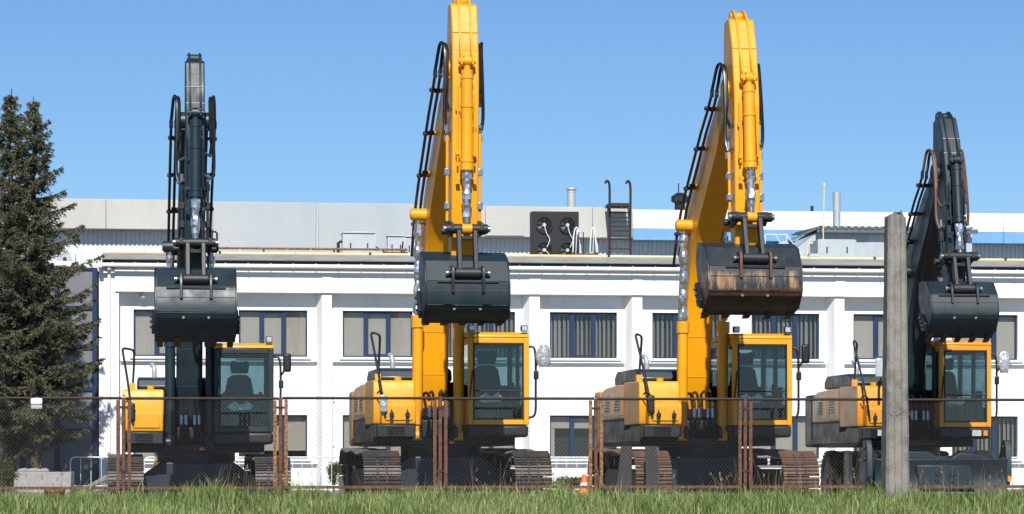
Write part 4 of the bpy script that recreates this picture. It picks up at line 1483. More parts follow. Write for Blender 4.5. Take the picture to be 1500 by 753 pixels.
    mm = MB().tube([(1.39, -1.34, 2.36), (1.46, -1.38, 2.46), (1.50, -1.38, 2.6)], .018, 6).build('mirror', 'black', cab)
    if o.get('wrap'):
        nb = 10
        vs, fs = [], []
        for i in range(6):
            for k in range(nb):
                t = 2 * math.pi * k / nb
                rr = random.uniform(.75, 1.25)
                wv = math.sin(math.pi * (i + .5) / 6) ** .5
                vs.append((1.53 + .12 * wv * rr * math.cos(t), -1.38 + .06 * wv * rr * math.sin(t), 2.36 + i * .075))
        for i in range(5):
            for k in range(nb):
                fs.append((i * nb + k, i * nb + (k + 1) % nb, (i + 1) * nb + (k + 1) % nb, (i + 1) * nb + k))
        fs += [tuple(range(nb - 1, -1, -1)), tuple(range(5 * nb, 6 * nb))]
        MB().add(vs, fs).build('mirror_head', 'plastic_wrap', mm, ang=20)
    else:
        MB().bx(1.44, 1.58, -1.42, -1.35, 2.44, 2.76).build('mirror_head', 'black' , mm, bev=.035, seg=3)
    MB().bx(1.37, 1.45, -1.37, -1.30, 2.16, 2.30).build('junction_box', 'black', mm, bev=.015)
    if o.get('amber'):
        MB().bx(.04, .12, -.762, -.751, 1.10, 1.15).build('reflector', 'amber', deck)
    # ---- undercarriage
    MB().tube([(0, 0, .90), (0, 0, 1.06)], .68, 36).build('slew_ring', 'dark_frame', root)
    if not o['wheels']:
        MB().front([(-1.03, .30), (1.03, .30), (1.03, .60), (.62, .90), (-.62, .90), (-1.03, .60)], -.75, .75).build('car_body', 'dark_paint', root, bev=.03)
        MB().front([(-1.02, .28), (1.02, .28), (1.02, .34), (.6, .37), (-.6, .37), (-1.02, .34)], -.95, -.752).build('guard_plate', 'dark_paint', root, bev=.01)
        MB().tube([(0, 0, .42), (0, 0, .88)], .5, 24).build('centre_drum', 'dark_frame', root)
        for s in (-1, 1):
            build_track(root, s * 1.23, o['shoe'])
    else:
        fr = MB()
        fr.bx(-.45, .45, -1.9, 1.9, .55, .90)
        fr.bx(-1.0, 1.0, -.5, .5, .60, .86)
        fr.build('chassis', 'dark_frame', root, bev=.03)
        for y in (-1.30, 1.30):
            MB().tube([(-.85, y, .50), (-.35, y, .50), (-.25, y, .52), (.25, y, .52), (.35, y, .50), (.85, y, .50)], [.10, .12, .2, .2, .12, .10], 16).build('axle', 'dark_frame', root)
            for s in (-1, 1):
                for w in (0.80, 1.10):
                    wheel(root, s * w, y)
        # step frame hung at the front left
        sf = MB()
        for x in (-1.32, -1.10, -.92):
            sf.bx(x, x + .06, -.78, -.40, .35, .95)
        sf.bx(-1.32, -.86, -.80, -.36, .95, .99).bx(-1.32, -.86, -.80, -.36, .33, .37).bx(-1.32, -.86, -.40, -.36, .372, .948)
        sf.build('side_step', 'dark_paint', root, bev=.008)
        # dozer blade
        bl = MB()
        bl.side([(2.36, .22), (2.44, .24), (2.36, .45), (2.36, .62), (2.46, .84), (2.40, .86), (2.29, .64), (2.29, .42)], -1.26, 1.26)
        bld = bl.build('dozer_blade', 'dark_paint', root, bev=.008)
        MB().front([(-.42, .32), (.62, .32), (.52, .74), (-.50, .74)], -2.47, -2.37).build('blade_mount', 'dark_paint', bld, bev=.012)
        for x in (-.1, .18):
            for zz in (.50, .60):
                MB().tube([(x, -2.47, zz), (x, -2.50, zz)], .045, 10).build('bolt', 'dark_frame', bld)
        for x in (-.62, .62):
            MB().rod((x, -2.30, .45), (x, -1.55, .62), .16, .16).build('blade_arm', 'dark_frame', bld)
        MB().front([(-1.2, .74), (-.55, .98), (-.2, .98), (.1, .80), (.4, .96), (.9, .92), (1.2, .80), (1.2, .70), (-1.2, .70)], -2.25, -1.95).build('front_cover', 'dark_paint', root, bev=.02)
        # folded outrigger arms
        for s in (-1, 1):
            ot = MB()
            ot.side([(1.75, .45), (2.15, .38), (2.28, .55), (2.26, 1.02), (2.16, 1.18), (2.02, 1.18), (1.92, .98), (1.72, .70)], s * 1.33 - .06, s * 1.33 + .06)
            og = ot.build('outrigger', 'dark_paint', root, bev=.015)
            for f, z in ((2.1, 1.05), (2.12, .85)):
                MB().tube([(s * 1.33 - .08, -f, z), (s * 1.33 + .08, -f, z)], .05, 10).build('bolt', 'dark_frame', og)
            MB().rod((s * .5, -1.95, .60), (s * 1.28, -2.05, .70), .24, .30).build('outrigger_beam', 'dark_paint', og)
            if s > 0:
                MB().bx(1.30, 1.36, -2.295, -2.285, .46, .56).build('reflector', 'amber', og)
        # lamps on the skirts
        for x in (-.86, .98):
            lp = MB().bx(x - .11, x + .11, -1.45, -1.405, 1.24, 1.37).build('headlight', 'black', root, bev=.01)
            MB().bx(x - .095, x + .085, -1.457, -1.4505, 1.255, 1.355).build('lens', 'lamp_glass', lp)
        MB().bx(1.12, 1.20, -1.42, -1.385, 1.26, 1.35).build('indicator', 'amber', root)
        el = [(-.76 + .075 * math.cos(2 * math.pi * k / 20), 1.63 + .04 * math.sin(2 * math.pi * k / 20)) for k in range(20)]
        dc = MB().front(el, -1.436, -1.4325).build('oval_badge', 'decal_blue', root)
        MB().front([(-.76 + (x + .76) * .8, 1.63 + (z - 1.63) * .7) for x, z in el], -1.4385, -1.4362).build('badge_face', 'decal_white', dc)
        em = [(-1.55 + .15 * math.cos(2 * math.pi * k / 24), 1.80 + .15 * math.sin(2 * math.pi * k / 24)) for k in range(24)]
        eb = MB().side(em, -1.2895, -1.2865).build('round_emblem', 'orange', root)
        MB().side([(-1.60, 1.71), (-1.50, 1.71), (-1.50, 1.89), (-1.56, 1.89), (-1.62, 1.82)], -1.2925, -1.2897).build('emblem_mark', 'dusty_black', eb)
        rp_ = MB().tube([(-.60, -1.18, 1.45), (-.60, -1.22, 2.1), (-.62, -1.1, 2.2), (-.84, -1.1, 2.2), (-.86, -1.22, 2.1), (-.86, -1.22, 1.45)], .022, 8).build('step_rail', 'black', root)
    root.scale = (o.get('sx', 1.0), 1, 1)
    return root


WHEEL = {}


def wheel(root, x, y):
    r, w = .50, .27
    if not WHEEL:
        prof = [(-w / 2, .30), (-w / 2, .44), (-w / 2 + .04, .485), (-.0, .492), (w / 2 - .04, .485), (w / 2, .44), (w / 2, .30)]
        t = MB()
        n = 40
        vs = [(px, pr * math.cos(2 * math.pi * k / n), pr * math.sin(2 * math.pi * k / n)) for k in range(n) for px, pr in prof]
        m_ = len(prof)
        fs = [(k * m_ + i, k * m_ + (i + 1) % m_, ((k + 1) % n) * m_ + (i + 1) % m_, ((k + 1) % n) * m_ + i) for k in range(n) for i in range(m_)]
        t.add(vs, fs)
        for k in range(26):
            for s in (-1, 1):
                a = 2 * math.pi * (k + (.5 if s > 0 else 0)) / 26
                c, s_ = math.cos(a), math.sin(a)
                def pt(px, rr, da): return (px, rr * math.cos(a + da), rr * math.sin(a + da))
                q = [pt(s * .005, .485, .05), pt(s * .005, .485, -.05), pt(s * .133, .465, -.10), pt(s * .133, .465, 0.0)]
                q2 = [pt(s * .005, .508, .045), pt(s * .005, .508, -.045), pt(s * .133, .492, -.095), pt(s * .133, .492, -.005)]
                t.add(q + q2, [(0, 1, 5, 4), (1, 2, 6, 5), (2, 3, 7, 6), (3, 0, 4, 7), (4, 5, 6, 7)])
        o1 = t.build('wheel', 'rubber')
        rim = MB()
        rim.tube([(-.12, 0, 0), (-.10, 0, 0), (-.1, 0, 0), (.1, 0, 0), (.12, 0, 0)], [.30, .30, .24, .24, .30], 28)
        rim.tube([(-.14, 0, 0), (.14, 0, 0)], .11, 16)
        o2 = rim.build('rim', 'dark_frame')
        WHEEL['t'], WHEEL['r'] = o1.data, o2.data
        bpy.data.objects.remove(o1)
        bpy.data.objects.remove(o2)
    a = bpy.data.objects.new('wheel', WHEEL['t'])
    COL.objects.link(a)
    a.parent = root
    a.location = (x, y, .508)
    a.rotation_euler = (random.random() * 3, 0, 0)
    b = bpy.data.objects.new('rim', WHEEL['r'])
    COL.objects.link(b)
    b.parent = a


worn_bucket('worn_bucket', 3.1, 3.46, 3.72, 4.2)

E1 = excavator('tracked excavator with dark boom, arm and bucket and yellow side box', (-0.03, 48.3, -.10), 1.6,
               dict(boom='dark_paint', arm='dark_paint', cab='dark_paint', house='yellow', bx=-.13, tip=(3.70, 6.42), hinge=(3.90, 3.82), ext=1.06, lk=.55, curl=0, aw=.155,
                    bucket_w=1.30, shoe='shoe_grey', wheels=False, latches=False, wrap=False, rail=2.84, amber=True))
E2 = excavator('yellow tracked excavator with clean dark bucket and foil-wrapped cylinder rods', (4.08, 46.0, 0), 2.4,
               dict(boom='yellow', arm='yellow', cab='yellow', house='yellow', bx=-.18, tip=(3.85, 6.88), hinge=(3.98, 3.84), ext=1.10, lk=.50, curl=15, bs=.88, aw=.205,
                    bucket_w=1.32, shoe='shoe_grey', wheels=False, wrap=True, amber=True))
E3 = excavator('yellow tracked excavator with rusty worn bucket and rusty tracks', (8.50, 46.0, 0), 2.2,
               dict(boom='yellow', arm='yellow', cab='yellow', house='yellow', bx=-.16, tip=(3.65, 6.66), hinge=(4.05, 4.02), ext=1.22, lk=.50, curl=7, bs=.92,
                    bucket_w=1.50, bucket_m='worn_bucket', shoe='shoe_rust', wheels=False))
E4 = excavator('wheeled excavator with dark boom, orange cab and dozer blade', (PX(1452, 46.7) - 1.21, 48.0, 0), 0.3,
               dict(boom='dark_paint', arm='dark_paint', cab='orange', house='orange', bx=-.02, tip=(2.75, 5.70), hinge=(3.25, 3.66), ext=1.04, lk=.47, curl=-3, bs=.80, aw=.17, bw_boom=.205, sx=.92,
                    bucket_w=1.26, shoe='shoe_grey', wheels=True, wrap=True, hosem='rust_pipe', cf=.1))

# ------------------------------------------------------------------ chain link fence
FY = 41.0
FX = [PX(p, FY) for p in (-52, 181, 411, 645, 873, 1092, 1312, 1540)]
POSTZ = 0.25
desc = ['in front of the spruces', 'in front of the dark-armed tracked excavator', 'before the toolbox of the clean-bucket excavator',
        'in front of the yellow excavator cab with clean bucket', 'in front of the rusty-tracked yellow excavator', 'between rusty-tracked excavator and concrete pole', 'right of the concrete pole']


def angle_iron(mb, x, z0, z1, s):
    mb.bx(x, x + s * .05, -.003, .003, z0, z1)
    mb.bx(x, x + s * .006, .0035, .05, z0, z1)


pnames = ['by the left corner of the white office', 'between dark-armed and clean-bucket excavators', 'in front of the clean yellow boom foot', 'left of the rusty-tracked excavator', 'in front of the rusty-tracked excavator cab', None, 'beyond the wheeled excavator']
for i in range(7):
    xa, xb = FX[i], FX[i + 1]
    yo = 0.0
    zg = 0.0
    zt, zb = PZ(584.0, FY) - .012 * (i < 2), PZ(713.5, FY) - .01 * (i < 2)
    r = thing('chain_link_fence', 'rusty framed chain link fence ' + desc[i], 'fence', (xa, FY, gz(xa, FY)), 0, 'chain link fence panels')
    dz = -gz(xa, FY)
    L = xb - xa
    a, b = .058, L - .058
    z0, z1 = zb + dz, zt + dz
    MB().tube([(a - .03, .0, z1), (b + .03, .0, z1 + .004)], .021, 8).build('top_rail', 'rail_brown', r)
    MB().bx(a, b, -.004, .03, z0 - .022, z0 + .022).build('bottom_rail', 'rust', r)
    for x, s in ((a, 1), (b, -1)):
        m = MB()
        angle_iron(m, x, z0 + .023, z1 - .023, s)
        m.build('stile', 'rust_bright' if (i + (s > 0)) % 2 else 'rust', r)
    # woven wire
    sp, rw = .056, .00135
    vs, fs = [], []
    H = z1 - z0
    for dirn in (1, -1):
        k = a - H - sp
        while k < b + H:
            # line x = k + dirn*(z-z0)*0.93
            p0, p1 = k, k + dirn * H * .93
            t0, t1 = 0.0, 1.0
            dx = p1 - p0
            lo, hi = (a - p0) / dx, (b - p0) / dx
            if lo > hi: lo, hi = hi, lo
            t0, t1 = max(t0, lo), min(t1, hi)
            if t1 - t0 > .01:
                y = .008 + dirn * .003
                n = max(2, int((t1 - t0) * H / .16))
                pts = []
                for j in range(n + 1):
                    t = t0 + (t1 - t0) * j / n
                    x = p0 + dx * t + .006 * math.sin(9 * (xa + p0) + 5 * t * H)
                    pts.append((x, y + .012 * math.sin(2.3 * x + 3 * t) * math.sin(math.pi * t), z0 + H * t))
                base = len(vs)
                for p in pts:
                    vs += [(p[0] - rw, p[1], p[2]), (p[0] + rw, p[1], p[2]), (p[0], p[1] - rw * 1.6, p[2])]
                for j in range(n):
                    q = base + j * 3
                    fs += [(q, q + 1, q + 4), (q, q + 4, q + 3), (q + 1, q + 2, q + 5), (q + 1, q + 5, q + 4), (q + 2, q, q + 3), (q + 2, q + 3, q + 5)]
            k += sp
    w = fast_mesh('chain_link_mesh', np.array(vs), np.array(fs), 'wire', parent=r)
    w['kind'] = 'stuff'
for i in range(1, 8):
    if i == 6: continue
    x = FX[i]
    g = gz(x, FY)
    r = thing('fence_post', 'rusty tubular fence post ' + pnames[i - 1], 'fence post', (x, FY + .02, g), 0, 'rusty fence posts')
    MB().tube([(0, 0, -.05), (0, 0, PZ(583, FY) - g + (.015 if i == 3 else -.01))], .031, 10).build('post', 'rust', r)
    MB().tube([(0, 0, PZ(583, FY) - g + .016), (0, 0, PZ(583, FY) - g + .026)], .034, 10).build('cap', 'rust', r)
    for pz in (598, 690):
        z = PZ(pz, FY) - g
        MB().bx(-.062, .062, -.036, -.026, z - .018, z + .018).build('strap', 'rail_brown', r)
# small hanging lock tag on the middle post
# floodlight box on the fence rail
fb = thing('junction_light', 'white louvred lamp box fixed to the top fence rail', 'lamp', (PX(54, FY), FY - .04, PZ(600, FY)))
MB().bx(-.085, .085, -.05, .0, .06, .15).build('hood', 'lamp_white', fb, bev=.015)
for k in range(3):
    MB().bx(-.08, .08, -.045, -.005, .002 + k * .02, .012 + k * .02).build('louver', 'lamp_white', fb)
MB().bx(-.075, .075, -.035, -.006, .0, .058).build('core', 'dark_frame', fb)
MB().tube(spline([(.10, -.01, .06), (.15, -.005, .0), (.16, 0, -.03), (.12, 0.01, -.05)]), .012, 6).build('cable', 'black', fb)
MB().bx(-.02, .02, .0, .045, .10, .16).build('bracket', 'galv', fb)

# ------------------------------------------------------------------ concrete pole
def pole():
    Y = 39.2
    x0, x1 = PX(1293.5, Y), PX(1329, Y)
    cx = (x0 + x1) / 2
    g = gz(cx, Y)
    r = thing('concrete_pole', 'weathered square concrete pole with broken top standing in the grass', 'pole', (cx, Y, g))
    h = PZ(309, Y) - g
    wb, wt = (x1 - x0) / 2, .135
    n = 26
    vs, fs = [], []
    # chamfered square with a shallow groove on the front
    def ring(w, z, jit):
        c = w * .22
        pts = [(-w, -w + c), (-w + c, -w), (-w * .32, -w), (-w * .22, -w + .022), (w * .28, -w + .022), (w * .38, -w), (w - c, -w), (w, -w + c), (w, w - c), (w - c, w), (-w + c, w), (-w, w - c)]
        return [(x + random.uniform(-jit, jit), y + random.uniform(-jit, jit), z) for x, y in pts]
    m = 12
    for i in range(n + 1):
        t = i / n
        vs += ring(wb + (wt - wb) * t, -.15 + (h + .15) * t, .0035)
    for k in range(m):
        x, y, z = vs[n * m + k]
        vs[n * m + k] = (x, y, z + (.05 if -.10 < x < .09 else -.03) + random.uniform(-.03, .02))
    for i in range(n):
        for k in range(m):
            fs.append((i * m + k, i * m + (k + 1) % m, (i + 1) * m + (k + 1) % m, (i + 1) * m + k))
    fs += [tuple(range(m - 1, -1, -1)), tuple(range(n * m, n * m + m))]
    MB().add(vs, fs).build('shaft', 'concrete', r, ang=25)
    for k in range(7):
        z = PZ(602 + random.uniform(-3, 5), Y) - g
        x = -.12 + k * .045
        MB().tube([(x, -wb * .985 - .004, z), (x + .035, -wb * .985 - .004, z + random.uniform(-.015, .02))], .004, 4).build('paint_scrawl', 'spray_pink', r)


pole()

# ------------------------------------------------------------------ yard furniture between machines and office
def barrier(px0, px1, lab):
    Y = 76.5
    x0, x1 = PX(px0, Y), PX(px1, Y)
    L = x1 - x0
    r = thing('crowd_barrier', lab, 'barrier', (x0, Y, gz(x0, Y)), 0, 'white tubular barriers along the office')
    zt = PZ(670, Y) - gz(x0, Y)
    MB().tube([(0, 0, 0), (0, 0, zt - .12), (.03, 0, zt - .03), (.12, 0, zt), (L - .12, 0, zt), (L - .03, 0, zt - .03), (L, 0, zt - .12), (L, 0, 0)], .022, 8).build('frame', 'barrier_white', r)
    MB().tube([(0.02, 0, .16), (L - .02, 0, .16)], .015, 6).build('lower_rail', 'barrier_white', r)
    n = int(L / .26)
    for k in range(1, n):
        x = L * k / n
        MB().tube([(x, 0, .16), (x, 0, zt - .01)], .010, 6).build('bar', 'barrier_white', r)
    for x in (.3, L - .3):
        MB().bx(x - .02, x + .02, -.25, .25, 0.0, .03).build('foot', 'barrier_white', r)


for a, b, l in ((103, 209, 'beside the concrete planter'), (211, 317, 'behind the dark-armed excavator tracks'), (319, 412, 'behind the dark-armed excavator cab'), (414, 500, 'under the lower window left of the clean yellow excavator'),
                (800, 905, 'below the lower window by the traffic cone'), (985, 1085, 'seen under the rusty-tracked excavator'), (1478, 1580, 'at the right end beyond the wheeled excavator')):
    barrier(a, b, 'white tubular crowd barrier ' + l)


def planter():
    Y = 73.0
    x0, x1 = PX(20, Y), PX(104, Y)
    r = thing('concrete_planter', 'pale concrete block planter below the spruce trunk', 'planter', ((x0 + x1) / 2, Y, 0))
    w = (x1 - x0) / 2
    h = PZ(691, Y)
    MB().bx(-w, w, 0, .25, 0, h).bx(-w, -w + .2, .252, 2.0, 0, h).bx(w - .2, w, .252, 2.0, 0, h).build('wall', 'concrete_light', r, bev=.015)
    MB().bx(-w + .201, w - .201, .252, 2.0, 0, h - .08).build('soil', 'bark', r)
    for x, s in ((-.5, .16), (-.22, .2), (.05, .12)):
        b = thing('loose_stone', ('small pale' if s < .14 else 'flat grey' if s < .18 else 'large pale') + ' stone lying on the planter edge', 'stone', (r.location.x + x, Y + .12, h))
        MB().front([(-s, 0), (s, 0), (s * .9, .07), (s * .2, .1), (-s * .8, .08)], -.09, .09).build('stone', 'concrete_light', b, bev=.02)


planter()


def sacks():
    Y = 76.0
    for k, (px, py, w, tilt, lab) in enumerate(((136, 706, .42, 24, 'tilted grey concrete slab leaning by the white office corner'), (149, 716, .26, 10, 'pale broken stone lying at the foot of the office corner'))):
        x = PX(px, Y)
        r = thing('rubble_block', lab, 'rubble', (x, Y - .3 * k, 0))
        a = R(tilt)
        c, s = math.cos(a) * w, math.sin(a) * w
        MB().front([(-c, 0), (-c + .1, -.0), (c + .06, 2 * s), (c, 2 * s + .13), (-c * .6, .14)], -.2, .2).build('block', 'concrete_light' if k else 'concrete', r, bev=.03)


sacks()


def cone():
    Y = 57.0
    x = PX(856, Y)
    r = thing('traffic_cone', 'small orange traffic cone left of the rusty-tracked excavator', 'cone', (x, Y, gz(x, Y)))
    h = PZ(695, Y) - gz(x, Y)
    MB().tube([(0, 0, .03), (0, 0, h)], [.16, .045], 18).build('cone_body', 'cone_orange', r)
    MB().tube([(0, 0, h * .5), (0, 0, h * .68)], [.108, .085], 18).build('band', 'lamp_white', r)
    MB().bx(-.2, .2, -.2, .2, 0, .028).build('base', 'cone_orange', r, bev=.01)


cone()


def drum():
    Y = 40.3
    x = PX(80, Y)
    g = gz(x, Y)
    r = thing('rusty_bin', 'rusty brown metal bin half hidden in the grass left of the gate', 'bin', (x, Y, g))
    h = PZ(717, Y) - g
    MB().tube([(0, 0, 0), (0, 0, h)], [.13, .15], 18).build('drum', 'rust', r)
    MB().tube([(0, 0, h - .03), (0, 0, h + .005)], .157, 18).build('rim', 'rust_bright', r)


drum()

# boards leaning on the track of the rusty machine
for k, (px0, px1, pt0, pt1) in enumerate(((899, 925, 910, 926), (947, 966, 945, 962))):
    Y0, Y1 = 43.15, 43.55
    g = gz(PX(px0, Y0), Y0)
    xa, xb, xc, xd = PX(px0, Y0), PX(px1, Y0), PX(pt1, Y1), PX(pt0, Y1)
    r = thing('steel_board', ('wide' if k == 0 else 'narrow') + ' dark board leaning against the rusty left track', 'board', ((xa + xb) / 2, Y0, g), 0, 'dark boards leaning on the track')
    ox, oy = r.location.x, Y0
    zt = PZ(653, Y1) - g
    t = .03
    vs = [(xa - ox, 0, 0), (xb - ox, 0, 0), (xc - ox, Y1 - oy, zt), (xd - ox, Y1 - oy, zt)]
    vs += [(x, y + t, z) for x, y, z in vs]
    MB().add(vs, [(0, 1, 2, 3), (7, 6, 5, 4), (0, 4, 5, 1), (1, 5, 6, 2), (2, 6, 7, 3), (3, 7, 4, 0)]).build('board', 'rubber', r, bev=.004)

# ------------------------------------------------------------------ vegetation
def spruce(px, Y, ytop, lab, seed, rmax, zlow, lean=0.0):
    rg = np.random.default_rng(seed)
    x = PX(px, Y)
    H = PZ(ytop, Y)
    r = thing('spruce_tree', lab, 'tree', (x, Y, 0))
    n = 14
    pts = [(lean * (i / n) ** 2 + .04 * math.sin(i * 1.7 + seed), .04 * math.cos(i * 1.3), H * i / n - (.1 if i == 0 else 0)) for i in range(n + 1)]
    MB().tube(pts, [.19 * (1 - i / n) ** .8 + .012 for i in range(n + 1)], 10).build('trunk', 'bark', r)
    br = MB()
    V, T, C = [], [], []
    z = zlow
    while z < H - .15:
        u = (z - zlow) / (H - zlow)
        prof = rmax * (np.interp(u, [0, .06, .25, .5, .62, .8, .92, 1], [.62, .90, 1.0, .82, .60, .33, .11, .03]))
        nb = int(rg.integers(5, 8)) if u < .9 else 4
        a0 = rg.uniform(0, 6.28)
        for b in range(nb):
            L = prof * rg.uniform(.5, 1.22)
            if rg.random() < .14: L *= .5
            elif rg.random() < .08: L *= 1.25
            az = a0 + 6.283 * b / nb + rg.uniform(-.3, .3)
            zz = z + rg.uniform(-.12, .12)
            slope = np.interp(u, [0, .3, .7, 1], [-.42, -.22, .12, .75]) + rg.uniform(-.12, .12)
            m = 8
            ctr = np.array([np.interp(zz, [0, H], [0, 1])])
            tx = lean * (zz / H) ** 2
            dirx, diry = math.cos(az), math.sin(az)
            P_ = []
            for i in range(m + 1):
                t = i / m
                P_.append((tx + dirx * L * t, diry * L * t, zz + L * (slope * t + .22 * t * t - (.10 if u < .5 else 0) * math.sin(math.pi * t))))
            br.tube(P_, [.035 * (1 - u * .7) * (1 - i / m) + .005 for i in range(m + 1)], 5, False)
            Pn = np.array(P_)
            # twigs
            nt_ = max(5, int(L / .055))
            tt = np.sort(rg.uniform(.12, 1.0, nt_))
            bp = np.stack([np.interp(tt * m, np.arange(m + 1), Pn[:, k]) for k in range(3)], 1)
            for sgn in (-1, 1):
                tl = (.10 + .36 * (1 - tt) ** .7 * min(1, L / 1.2)) * rg.uniform(.6, 1.2, nt_)
                ang = az + sgn * rg.uniform(.5, 1.15, nt_)
                td = np.stack([np.cos(ang), np.sin(ang), rg.uniform(-.85, .05, nt_)], 1)
                td /= np.linalg.norm(td, axis=1)[:, None]
                ns = 6
                for j in range(ns):
                    f = (j + rg.uniform(.1, .9, nt_)) / ns
                    c = bp + td * (tl * f)[:, None]
                    for q in range(3):
                        nd = td * .55 + rg.normal(0, .55, (nt_, 3)) + np.array([0, 0, .10])
                        nd /= np.linalg.norm(nd, axis=1)[:, None]
                        sd = np.cross(nd, rg.normal(0, 1, (nt_, 3)))
                        sd /= np.linalg.norm(sd, axis=1)[:, None] + 1e-9
                        ln = rg.uniform(.05, .105, nt_)[:, None]
                        wd = rg.uniform(.009, .018, nt_)[:, None]
                        k0 = sum(len(v) for v in V)
                        V.append(np.concatenate([c - sd * wd, c + sd * wd, c + nd * ln]))
                        i_ = np.arange(nt_)
                        T.append(np.stack([i_, i_ + nt_, i_ + 2 * nt_], 1) + k0)
                        tone = np.clip(rg.normal(.42, .17, nt_) + .25 * (f - .5), 0, 1)
                        C.append(np.tile(tone, 3))
        z += rg.uniform(.17, .28) * (1.0 if u < .75 else .75)
    br.build('branches', 'bark', r)
    o = fast_mesh('crown', np.concatenate(V), np.concatenate(T), 'needles', np.concatenate(C), r)
    return r


spruce(15, 76.6, 141, 'taller dark spruce at the edge beside the glazed wing', 3, 2.15, 1.6)
spruce(50, 75.4, 152, 'dark spruce with bare lower trunk rising from the planter', 5, 1.95, 1.95)


def shrub(px, Y, ybot, ytop, wpx, lab, m, seed, n=2600, leaf=.05):
    rg = np.random.default_rng(seed)
    x = PX(px, Y)
    g = gz(x, Y)
    h = PZ(ytop, Y) - g
    w = wpx / 2 * Y / 3974
    r = thing('shrub', lab, 'shrub', (x, Y, g))
    st = MB()
    for k in range(9):
        a = rg.uniform(0, 6.28)
        rr = rg.uniform(.2, .75) * w
        st.tube([(0, 0, -.02), (rr * .5 * math.cos(a), rr * .5 * math.sin(a), h * .4), (rr * math.cos(a), rr * math.sin(a), h * rg.uniform(.6, .9))], [.018, .012, .005], 5, False)
    st.build('stems', 'bark', r)
    nc = 26
    cc = rg.normal(0, 1, (nc, 3))
    cc /= np.linalg.norm(cc, axis=1)[:, None]
    cc *= rg.uniform(.35, .85, nc)[:, None]
    cc = cc * np.array([w, w * .8, h * .45]) + np.array([0, 0, h * .52])
    k = rg.integers(0, nc, n)
    c = cc[k] + rg.normal(0, 1, (n, 3)) * np.array([w, w, h * .5]) * .17
    c[:, 2] = np.clip(c[:, 2], .03, h * 1.08)
    d = rg.normal(0, 1, (n, 3)) + np.array([0, 0, .4])
    d /= np.linalg.norm(d, axis=1)[:, None]
    s = np.cross(d, rg.normal(0, 1, (n, 3)))
    s /= np.linalg.norm(s, axis=1)[:, None]
    l = rg.uniform(.6, 1.3, n)[:, None] * leaf
    V = np.concatenate([c, c + d * l * .5 + s * l * .28, c + d * l, c + d * l * .5 - s * l * .28])
    i = np.arange(n)
    T = np.concatenate([np.stack([i, i + n, i + 2 * n], 1), np.stack([i, i + 2 * n, i + 3 * n], 1)])
    tone = np.clip(rg.normal(.5, .22, n) + (rg.normal(0, .15, nc))[k], 0, 1)
    fast_mesh('foliage', V, T, m, np.tile(tone, 4), r)


shrub(4, 72.0, 720, 665, 44, 'rounded green shrub left of the concrete planter', 'shrub_leaf', 21, 3400)
shrub(489, 77.5, 715, 672, 22, 'slim dark green shrub beside the thin downpipe', 'shrub_leaf', 22, 1500, .06)
shrub(241, 63, 690, 655, 36, 'yellow-leaved shrub seen behind the dark-armed excavator tracks', 'yellow_leaf', 23, 1800, .06)
shrub(1030, 63, 714, 690, 70, 'low yellow-green shrub seen under the rusty-tracked excavator', 'yellow_leaf', 24, 2600, .06)
shrub(835, 74, 714, 698, 60, 'low grassy shrub below the lower window by the cone', 'shrub_leaf', 25, 2200, .07)
shrub(241, 77.8, 720, 540, 26, 'tall slender yellow shrub against the white office wall', 'yellow_leaf', 26, 2600, .07)
shrub(505, 77.8, 715, 660, 20, 'small yellow shrub left of the clean yellow excavator', 'yellow_leaf', 27, 1200, .06)


